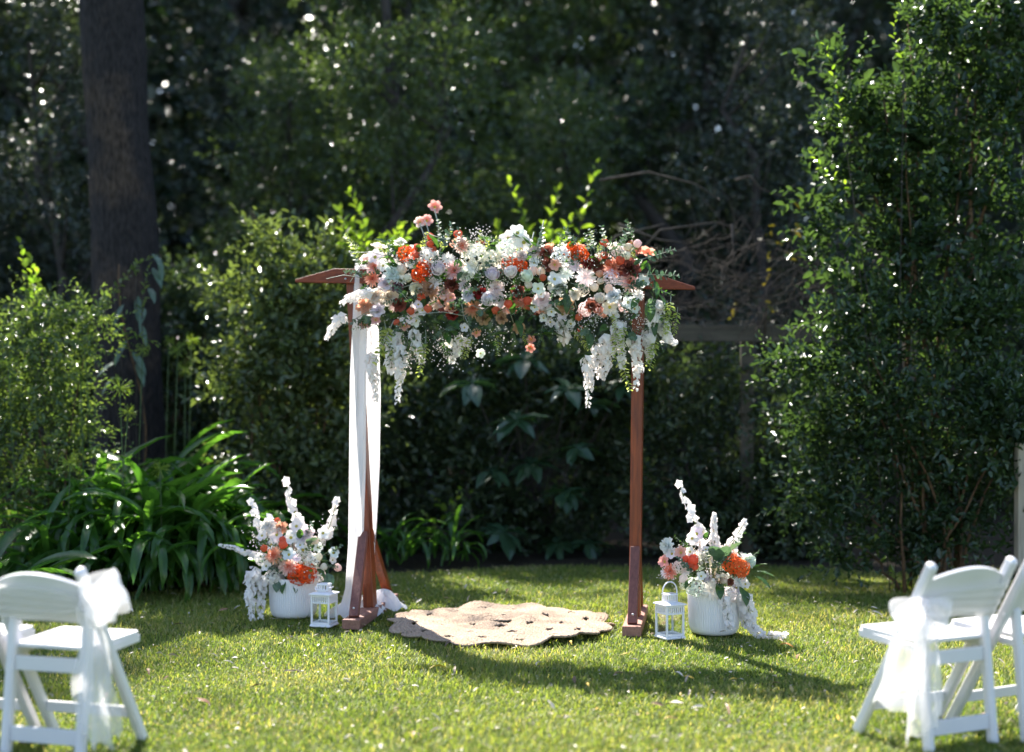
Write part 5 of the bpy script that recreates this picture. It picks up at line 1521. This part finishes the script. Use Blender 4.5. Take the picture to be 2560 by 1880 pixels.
# ================================================================== LANTERNS
def lantern(loc, rz, label, up):
    e = empty('lantern', loc, rz); tag(e, label, 'lantern', 'white metal lanterns')
    w, h = .118, .205
    def P(name, fn, mat='white_metal', par=None):
        mb = MB(); fn(mb); return obj(name, mb.mesh(name, M[mat]), par or e)
    P('base', lambda m: m.bar((0, 0, .004), (0, 0, .018), .145, .145, (1, 0, 0), .05))
    for sx in (-1, 1):
        for sy in (-1, 1):
            P('corner_post', lambda m: m.bar((sx * w / 2, sy * w / 2, .018), (sx * w / 2, sy * w / 2, h + .002), .012, .012, (1, 0, 0), .15))
    for k in range(4):
        a = k * math.pi / 2; c, s = math.cos(a), math.sin(a)
        X = lambda x, y, z: Vector((x * c - y * s, x * s + y * c, z))
        hw = w / 2 - .0065
        P('lower_rail', lambda m: m.bar(X(-hw, -w / 2, .026), X(hw, -w / 2, .026), .014, .007, (0, 0, 1), .1))
        P('upper_rail', lambda m: (m.bar(X(-hw, -w / 2, .158), X(hw, -w / 2, .158), .010, .007, (0, 0, 1), .1), m.bar(X(-hw, -w / 2, .200), X(hw, -w / 2, .200), .010, .007, (0, 0, 1), .1)))
        for q in range(7):
            x = -hw + (q + .5) * 2 * hw / 7
            P('slat', lambda m: m.bar(X(x, -w / 2, .1632), X(x, -w / 2, .1948), .0085, .004, X(1, 0, 0), .1))
        P('pane', lambda m: m.bar(X(0, -w / 2 + .004, .0335), X(0, -w / 2 + .004, .1525), 2 * hw - .001, .0018, X(1, 0, 0), .01), 'glass')
    # sloping roof plate
    def roof(m):
        r0, r1, z0 = .075, .040, h + .003
        vs = []
        for r, z in ((r0, z0), (r0, z0 + .007), (r1, z0 + .017)):
            vs += [(-r, -r, z), (r, -r, z), (r, r, z), (-r, r, z)]
        fs = [(3, 2, 1, 0), (8, 9, 10, 11)] + [(i * 4 + j, i * 4 + (j + 1) % 4, i * 4 + 4 + (j + 1) % 4, i * 4 + 4 + j) for i in range(2) for j in range(4)]
        m.add(vs, fs)
    P('roof', roof)
    z0 = h + .0205; cw = .066
    cap = P('cap', lambda m: (m.bar((0, 0, z0 + .041), (0, 0, z0 + .050), cw + .010, cw + .010, (1, 0, 0), .06)))
    for k in range(4):
        a = k * math.pi / 2; c, s = math.cos(a), math.sin(a)
        X = lambda x, y, z: Vector((x * c - y * s, x * s + y * c, z))
        P('cap_rail', lambda m: (m.bar(X(-cw / 2, -cw / 2, z0 + .003), X(cw / 2 - .006, -cw / 2, z0 + .003), .006, .005, (0, 0, 1), .1)), 'white_metal', cap)
        for q in range(5):
            x = -cw / 2 + .003 + q * (cw - .006) / 4
            if q == 4: continue
            P('cap_slat', lambda m: m.bar(X(x, -cw / 2, z0 + .006), X(x, -cw / 2, z0 + .041), .0085 if q else .010, .004, X(1, 0, 0), .1), 'white_metal', cap)
    mb = MB()
    r = .052 if up else .055
    zc = z0 + (.030 if up else .026)
    pts = []
    for i in range(25):
        a = (-.12 + 1.24 * i / 24) * math.pi
        x = -r * math.cos(a)
        t = r * 1.15 * math.sin(a)
        pts.append((x, -.004, zc + .03 + t) if up else (x, -t * .95, zc - .012 + .0 * t + (.012 if abs(x) > .045 else 0)))
    if up: pts = [(0, x, z) for x, y_, z in pts]
    mb.tube(pts, .0042, 8)
    obj('handle', mb.mesh('handle', M['white_metal'], True), e)
    return e
def glass_mat():
    m, n, l, p, out = new_mat('clear_glass')
    t = n.new('ShaderNodeBsdfTransparent'); t.inputs[0].default_value = (.96, .98, .97, 1)
    g = n.new('ShaderNodeBsdfGlossy'); g.inputs['Roughness'].default_value = .03
    f = n.new('ShaderNodeMapRange'); lw = n.new('ShaderNodeLayerWeight'); lw.inputs[0].default_value = .5; f.inputs[3].default_value = .02; f.inputs[4].default_value = .30; l.new(lw.outputs['Facing'], f.inputs[0])
    mx = n.new('ShaderNodeMixShader'); l.new(f.outputs[0], mx.inputs[0]); l.new(t.outputs[0], mx.inputs[1]); l.new(g.outputs[0], mx.inputs[2])
    l.new(mx.outputs[0], out.inputs[0]); return m
M['glass'] = glass_mat()
lantern((-1.205, 8.98, 0), R(-18), 'white slotted metal lantern with its handle folded down, beside the drape', False)
lantern((.965, 8.56, 0), R(-63), 'white slotted metal lantern with its ring handle raised, beside the bare post', True)

# ================================================================== JUTE RUG
def rug():
    rng = np.random.default_rng(15)
    nr, na = 74, 264
    Rr = .70
    V = np.zeros((nr, na, 3)); hole = np.zeros((nr, na), bool)
    ph = rng.random(12) * 6.283
    for i in range(nr):
        u = .05 + .95 * i / (nr - 1)
        a = np.linspace(0, 2 * np.pi, na, endpoint=False)
        sc = 1 + .085 * (np.abs(np.cos(10 * a)) - .5) * np.clip((u - .72) / .25, 0, 1)
        # gentle petals in the inner ring too
        sc += .03 * (np.abs(np.cos(4 * a + .3)) - .5) * np.exp(-((u - .42) / .12) ** 2)
        r = Rr * u * sc
        # coils of braid
        z = .012 + .0048 * np.cos(u * Rr / .026 * 2 * np.pi * 1.0) + .0022 * np.cos(a * 150 * u + i * 2.0)
        # lie of the rug over tufts of grass
        z += .022 + .006 * np.sin(3 * a + ph[0]) * u + .008 * np.sin(5 * a + 7 * u + ph[1]) * u + .007 * np.sin(9 * a + ph[2] - 5 * u) * u + .006 * np.sin(2 * a + 9 * u + ph[3])
        z += .014 * np.clip((u - .86) / .14, 0, 1) * np.sin(13 * a + ph[4]) * (.5 + .5 * np.sin(4 * a + ph[5]))
        z += .035 * np.exp(-((u - .24) / .09) ** 2) * (.5 + .5 * np.sin(3 * a + 1.1))
        V[i, :, 0] = r * np.cos(a); V[i, :, 1] = r * np.sin(a); V[i, :, 2] = np.maximum(z, .008)
        # teardrop openings between the petals
        def ring(u0, du, n, wid, off=0.0):
            t = (u - u0) / du
            w = wid * np.clip(1 - t * t, 0, 1) * (1 + .4 * t)
            am = (a * n / (2 * np.pi) + off) % 1.0 - .5
            return (np.abs(t) < 1) & (np.abs(am) < w)
        hole[i] = ring(.80, .038, 16, .21) | ring(.55, .036, 9, .15, .5) | ring(.30, .045, 6, .19)
        if u < .115: hole[i] = True
    Fq = []
    for i in range(nr - 1):
        for j in range(na):
            j2 = (j + 1) % na
            if hole[i, j] and hole[i + 1, j] : continue
            Fq.append((i * na + j, i * na + j2, (i + 1) * na + j2, (i + 1) * na + j))
    m, n, l, p, out = new_mat('jute')
    tc = n.new('ShaderNodeTexCoord'); ns = n.new('ShaderNodeTexNoise'); ns.inputs['Scale'].default_value = 130; ns.inputs['Detail'].default_value = 5
    l.new(tc.outputs['Object'], ns.inputs[0])
    n2 = n.new('ShaderNodeTexNoise'); n2.inputs['Scale'].default_value = 4; n2.inputs['Detail'].default_value = 4; l.new(tc.outputs['Object'], n2.inputs[0])
    r = ramp(n, [(.25, (.20, .14, .098)), (.75, (.50, .39, .30))]); l.new(ns.outputs[0], r.inputs[0])
    hv = n.new('ShaderNodeHueSaturation'); mr = n.new('ShaderNodeMapRange'); mr.inputs[3].default_value = .82; mr.inputs[4].default_value = 1.15
    l.new(n2.outputs[0], mr.inputs[0]); l.new(mr.outputs[0], hv.inputs['Value']); l.new(r.outputs[0], hv.inputs['Color']); l.new(hv.outputs[0], p.inputs['Base Color'])
    p.inputs['Roughness'].default_value = .9; p.inputs['Specular IOR Level'].default_value = .1
    b = n.new('ShaderNodeBump'); b.inputs['Strength'].default_value = .9; b.inputs['Distance'].default_value = .008; l.new(ns.outputs[0], b.inputs['Height']); l.new(b.outputs[0], p.inputs['Normal'])
    me = np_mesh('jute_rug', V.reshape(-1, 3), np.array(Fq), m, smooth=True)
    o = obj('jute_rug', me, None, (-.07, 8.96, -.006))
    sm = o.modifiers.new('thick', 'SOLIDIFY'); sm.thickness = .012; sm.offset = 0
    tag(o, 'round braided jute rug with scalloped edge lying on the lawn under the arch', 'rug')
rug()

# ================================================================== CHAIRS
def chair_proto():
    c = empty('folding_chair')
    W0 = M['white_resin']
    def P(name, fn):
        mb = MB(); fn(mb); o = obj(name, mb.mesh(name, W0), c)
        return o
    post = {}
    for s in (-1, 1):
        f, t = Vector((s * .222, .20, 0)), Vector((s * .222, -.288, .81))
        o = P('front_leg', lambda m: m.bar(f, t, .040, .050, (1, 0, 0), .24, 0, .0195))
        P('rear_leg', lambda m: m.bar((s * .178, -.215, 0), (s * .178, -.150, .580), .042, .046, (1, 0, 0), .24, 0, .0205))
        P('pivot', lambda m: m.tube([(s * .150, -.146, .548), (s * .246, -.146, .548)], .008, 8))
        P('seat_rail', lambda m: m.bar((s * .180, -.170, .425), (s * .180, .225, .437), .030, .034, (1, 0, 0), .12))
    # the rail between the rear legs, the apron under the seat and the stretcher between the front legs
    P('rear_rail', lambda m: m.bar((-.156, -.204, .095), (.156, -.204, .095), .064, .020, (0, 0, 1), .12))
    P('apron', lambda m: m.bar((-.156, -.170, .385), (.156, -.170, .385), .060, .020, (0, 0, 1), .12))
    P('stretcher', lambda m: m.bar((-.2015, .118, .135), (.2015, .118, .135), .046, .018, (0, 0, 1), .12))
    P('front_rail', lambda m: m.bar((-.1625, .212, .436), (.1625, .212, .436), .030, .030, (0, 0, 1), .12))
    # slightly dished seat panel with rounded corners
    def seat(m):
        nx, ny = 14, 14
        top, bot = [], []
        for j in range(ny + 1):
            y = -.160 + .385 * j / ny
            rt, rb = [], []
            for i in range(nx + 1):
                u = 2 * i / nx - 1
                wv = .197 - .012 * (1 - j / ny)
                if j in (0, ny): wv -= .012
                ed = max(abs(u), abs(2 * j / ny - 1))
                z = .470 - .012 * max(0, 1 - (u * u + (2 * j / ny - 1) ** 2)) - (.006 if ed > .99 else 0) + .006 * j / ny
                rt.append(Vector((u * wv, y, z))); rb.append(Vector((u * wv, y, .449)))
            top.append(rt); bot.append(rb[::-1])
        m.grid(top); m.grid(bot)
        e = [top[0][i] for i in range(nx + 1)] + [top[j][nx] for j in range(1, ny + 1)] + [top[ny][i] for i in range(nx - 1, -1, -1)] + [top[j][0] for j in range(ny - 1, 0, -1)]
        m.add(e + [Vector((p.x, p.y, .449)) for p in e], [(k, len(e) + k, len(e) + (k + 1) % len(e), (k + 1) % len(e)) for k in range(len(e))])
    P('seat', seat)
    # arched back panel between the posts
    def back(m):
        d = Vector((0, -.485, .80)).normalized(); nn = Vector((0, -d.z, d.y))
        F_, B_ = [], []
        for i in range(17):
            x = -.2015 + .403 * i / 16; q = 1 - (x / .2015) ** 2
            lo = .56 + .012 * q; hi = .735 + .048 * q
            rf_, rb_ = [], []
            for k in range(6):
                z = lo + (hi - lo) * k / 5
                p = Vector((x, .20 - .485 * z / .80 - .022 * q, z))
                th = .010 if 0 < k < 5 else .007
                rf_.append(p - nn * th); rb_.append(p + nn * th)
            F_.append(rf_); B_.append(rb_[::-1])
        m.grid(F_); m.grid(B_)
        for i in range(16):
            m.add([F_[i][5], F_[i + 1][5], B_[i + 1][0], B_[i][0]], [(0, 1, 2, 3)])
            m.add([F_[i][0], F_[i + 1][0], B_[i + 1][5], B_[i][5]], [(3, 2, 1, 0)])
    b = P('backrest', back)
    return c
proto = chair_proto()
G = 'white folding chairs facing the arch'
chairs = [((1.838, 6.20), 25, 'white folding chair with an organza bow, on the flower pot and bushy shrub side'),
          ((2.30, 6.36), 27, 'white folding chair without a bow, cut by the picture edge on the bushy side'),
          ((-1.895, 6.03), -16, 'white folding chair with a tall organza bow, nearest the strap leaved lilies'),
          ((-2.40, 6.15), -16, 'white folding chair mostly out of frame, its seat corner showing behind the bowed chair')]
CH = []
for i, ((x, y), a, lab) in enumerate(chairs):
    c = proto if i == 0 else copy_tree(proto)
    c.location = (x, y, 0); c.rotation_euler = (0, 0, R(a)); tag(c, lab, 'chair', G)
    CH.append(c)

def sash(chair, side, label, loops, tails, knot_z):
    """organza sash round the back panel, tied at one post; side -1 or 1 in the chair's own frame"""
    e = empty('chair_sash', chair.location, chair.rotation_euler.z); tag(e, label, 'sash', 'organza sashes tied on chairs')
    yb = lambda z: .20 - .485 * z / .80
    rs = random.Random(int(side * 7 + 20))
    def sheet(name, fn, nu, nv, closed=False):
        mb = MB(); mb.grid([[Vector(fn(i / nu, j / nv)) for j in range(nv + 1)] for i in range(nu + 1)])
        return obj(name, mb.mesh(name, M['sheer'], True), e)
    zk = knot_z
    # band round the back panel, wrinkled
    def band(u, v):
        a = 2 * math.pi * u
        x = .245 * math.copysign(abs(math.cos(a)) ** .35, math.cos(a)); yy = .045 * math.copysign(abs(math.sin(a)) ** .6, math.sin(a))
        zz = zk - .055 + .115 * v + .015 * (x * side < 0) * (v - .5) + .03 * (.245 - x * side) / .49 * (v - .5)
        if x * side > .12: zz = zk + (zz - zk) * (1 - .6 * (x * side - .12) / .125)
        return (x, yb(zz) + yy - .018 * (1 - (x / .245) ** 2) + .004 * math.sin(v * 26 + x * 9), zz)
    sheet('band', band, 48, 14)
    kx, ky = side * .232, yb(zk) - .055
    mb = MB()
    ring = []
    for i in range(10):
        th = math.pi * i / 9
        ring.append([Vector((kx + .034 * math.sin(th) * math.cos(q) * (1 + .1 * math.sin(5 * q)), ky + .030 * math.sin(th) * math.sin(q), zk + .036 * math.cos(th))) for q in [6.2832 * k / 14 for k in range(15)]])
    mb.grid(ring); obj('knot', mb.mesh('knot', M['sheer'], True), e)
    for (dx, dz, ln, wd, fat) in loops:
        # a puffed loop: out from the knot and back
        dirv = Vector((dx, -.15, dz)).normalized()
        sd = Vector((0, 1, 0)).cross(dirv).normalized(); nn = dirv.cross(sd)
        ph = rs.random() * 6
        def loop(u, v, dirv=dirv, sd=sd, nn=nn, ln=ln, wd=wd, fat=fat, ph=ph):
            a = 2 * math.pi * u
            rad = ln * .5 * (1 - math.cos(a))
            thick = fat * math.sin(a) * (.5 + .5 * math.sin(math.pi * min(1, rad / ln + .02)))
            wv = wd * (.22 + .78 * math.sin(math.pi * (.10 + .66 * min(1, rad / ln))))
            s = (v - .5) * wv + .003 * math.sin(a * 2 + v * 7 + ph)
            p = Vector((kx, ky, zk)) + dirv * rad + nn * (thick + .005 * math.sin(v * 12 + ph + u * 4)) + sd * s
            return p
        sheet('loop', loop, 30, 14)
    for (x0, x1, wa, wb, z1, amp, waves, yo, skew) in tails:
        ph = rs.random() * 6
        def tail(u, v, x0=x0, x1=x1, wa=wa, wb=wb, z1=z1, amp=amp, waves=waves, ph=ph, yo=yo, skew=skew):
            w = wa + (wb - wa) * min(1, u * 1.7) ** .7
            x = kx + x0 * min(1, u * 3) + (x1 - x0) * u + (v - .5) * w + .010 * math.sin(u * 7 + ph)
            z = zk - .01 - (zk - z1) * u - skew * (v - .5) * u * .12 + .012 * math.sin(v * 19 + ph) * u
            y = ky - .02 + yo * u + amp * min(1, u * 2 + .2) * math.sin(v * 6.283 * waves + ph + u * 1.5) + .012 * math.sin(u * 9 + v * 5 + ph) + .004 * math.sin(v * 23 + u * 4)
            return (x, y, max(.03, z))
        sheet('tail', tail, 34, 30)
    return e
sash(CH[0], -1, 'sheer white organza sash bowed low on the chair beside the bare post side', [(-1, -.5, .17, .17, .055), (.85, -.3, .14, .13, .05)],
     [(-.05, -.085, .07, .30, .19, .024, 1.6, .05, 1.2), (-.01, .0, .06, .20, .13, .022, 1.3, -.02, -1.0)], .625)
sash(CH[2], 1, 'organza sash with an upright loop and narrow tails on the chair near the lilies', [(.8, .40, .21, .19, .085), (.95, .05, .15, .15, .06)],
     [(.03, .05, .05, .17, .14, .018, 1.2, -.02, .8), (.05, .075, .05, .13, .11, .016, 1.0, .03, -.6)], .655)

# ================================================================== LEAF LITTER AND FALLEN LEAVES
rngl = np.random.default_rng(91)
n = 1800
yy = 5.0 + 6.4 * rngl.random(n) ** 1.2; xx = (rngl.random(n) * 2 - 1) * .385 * yy
keep = ((xx + .07) ** 2 + (yy - 8.96) ** 2 > .62 ** 2); xx, yy = xx[keep], yy[keep]; n = len(xx)
ld = rngl.normal(size=(n, 3)); ld[:, 2] *= .35; ld = norm(ld)
nv = norm(rngl.normal(size=(n, 3)) * .45 + np.array([0, 0, 1.])); nv = norm(nv - ld * (nv * ld).sum(1, keepdims=True))
ll = .012 + .022 * rngl.random(n)
M['litter'] = leaf_mat('dry_litter', (.16, .12, .08), (.50, .44, .36), .15, .55, tcol=(1, 1, 1))
tag(obj('leaf_litter', leaf_mesh(rngl, 'leaf_litter', (np.stack([xx, yy, .006 + .014 * rngl.random(n)], 1), ld, nv, ll, ll * .45), M['litter'], False, tint=rngl.random(n))),
    'tiny scraps of dry leaf litter scattered through the lawn', 'leaf litter', kind='stuff')

def dry_leaf(seed):
    g = random.Random(seed); rows = []
    cu = g.uniform(.4, 1.4)
    for i in range(5):
        t = i / 4
        w = .13 * math.sin(math.pi * min(.98, .08 + .9 * t)) + .01
        rows.append([Vector((x * w, t, .12 * math.sin(t * 3 * cu) + abs(x) * w * g.uniform(.3, .9))) for x in (-1, 0, 1)])
    mb = MB(); mb.grid(rows); me = mb.mesh('fallen_leaf', M['dry']); return me
def dry_mat():
    m, n, l, p, out = new_mat('dry_leaf')
    oi = n.new('ShaderNodeObjectInfo'); l.new(oi.outputs['Color'], p.inputs['Base Color']); p.inputs['Roughness'].default_value = .6; return m
M['dry'] = dry_mat()
DL = [dry_leaf(i) for i in range(5)]
rl = random.Random(33)
nleaf = 0
def fallen(x, y, s, c, lab, grp, z=.030):
    o = obj('fallen_leaf', rl.choice(DL), None, (x, y, z + rl.uniform(0, .012)), (rl.gauss(0, .35), rl.gauss(0, .35), rl.uniform(0, 6.28)), s, c)
    tag(o, lab, 'leaf', grp)
while nleaf < 300:
    y = 5.3 + 6.2 * rl.random() ** 1.2; x = rl.uniform(-.37, .37) * y
    if (x + .07) ** 2 + (y - 9) ** 2 < .75 ** 2: continue
    t = rl.random()
    if t < .70: fallen(x, y, rl.uniform(.03, .065), rl.choice([(.44, .38, .30), (.52, .46, .38), (.30, .24, .18)]), 'small pale dry leaf lying in the lawn grass', 'pale dry leaves on the lawn')
    elif t < .93: fallen(x, y, rl.uniform(.04, .085), rl.choice([(.16, .09, .045), (.22, .13, .07), (.11, .07, .04)]), 'brown curled dry leaf lying in the lawn grass', 'brown dry leaves on the lawn')
    else: fallen(x, y, rl.uniform(.03, .06), (.45, .30, .03), 'small yellow fallen leaf lying in the lawn grass', 'yellow leaves on the lawn')
    nleaf += 1
for px, py, s, c, lab in [(1075, 1690, .10, (.50, .36, .03), 'largest yellow fallen leaf, lying on the open lawn before the rug'), (490, 1770, .09, (.25, .10, .04), 'red brown curled leaf on the lawn beside the bowed chair near the lilies'),
                          (1950, 1630, .08, (.60, .25, .05), 'orange fallen leaf on the lawn by the trailing white flower strand'), (1660, 1780, .10, (.5, .42, .34), 'long pale folded dry leaf on the open lawn between the chairs')]:
    p = gpt(px, py); fallen(p.x, p.y, s, c, lab, None, .035)
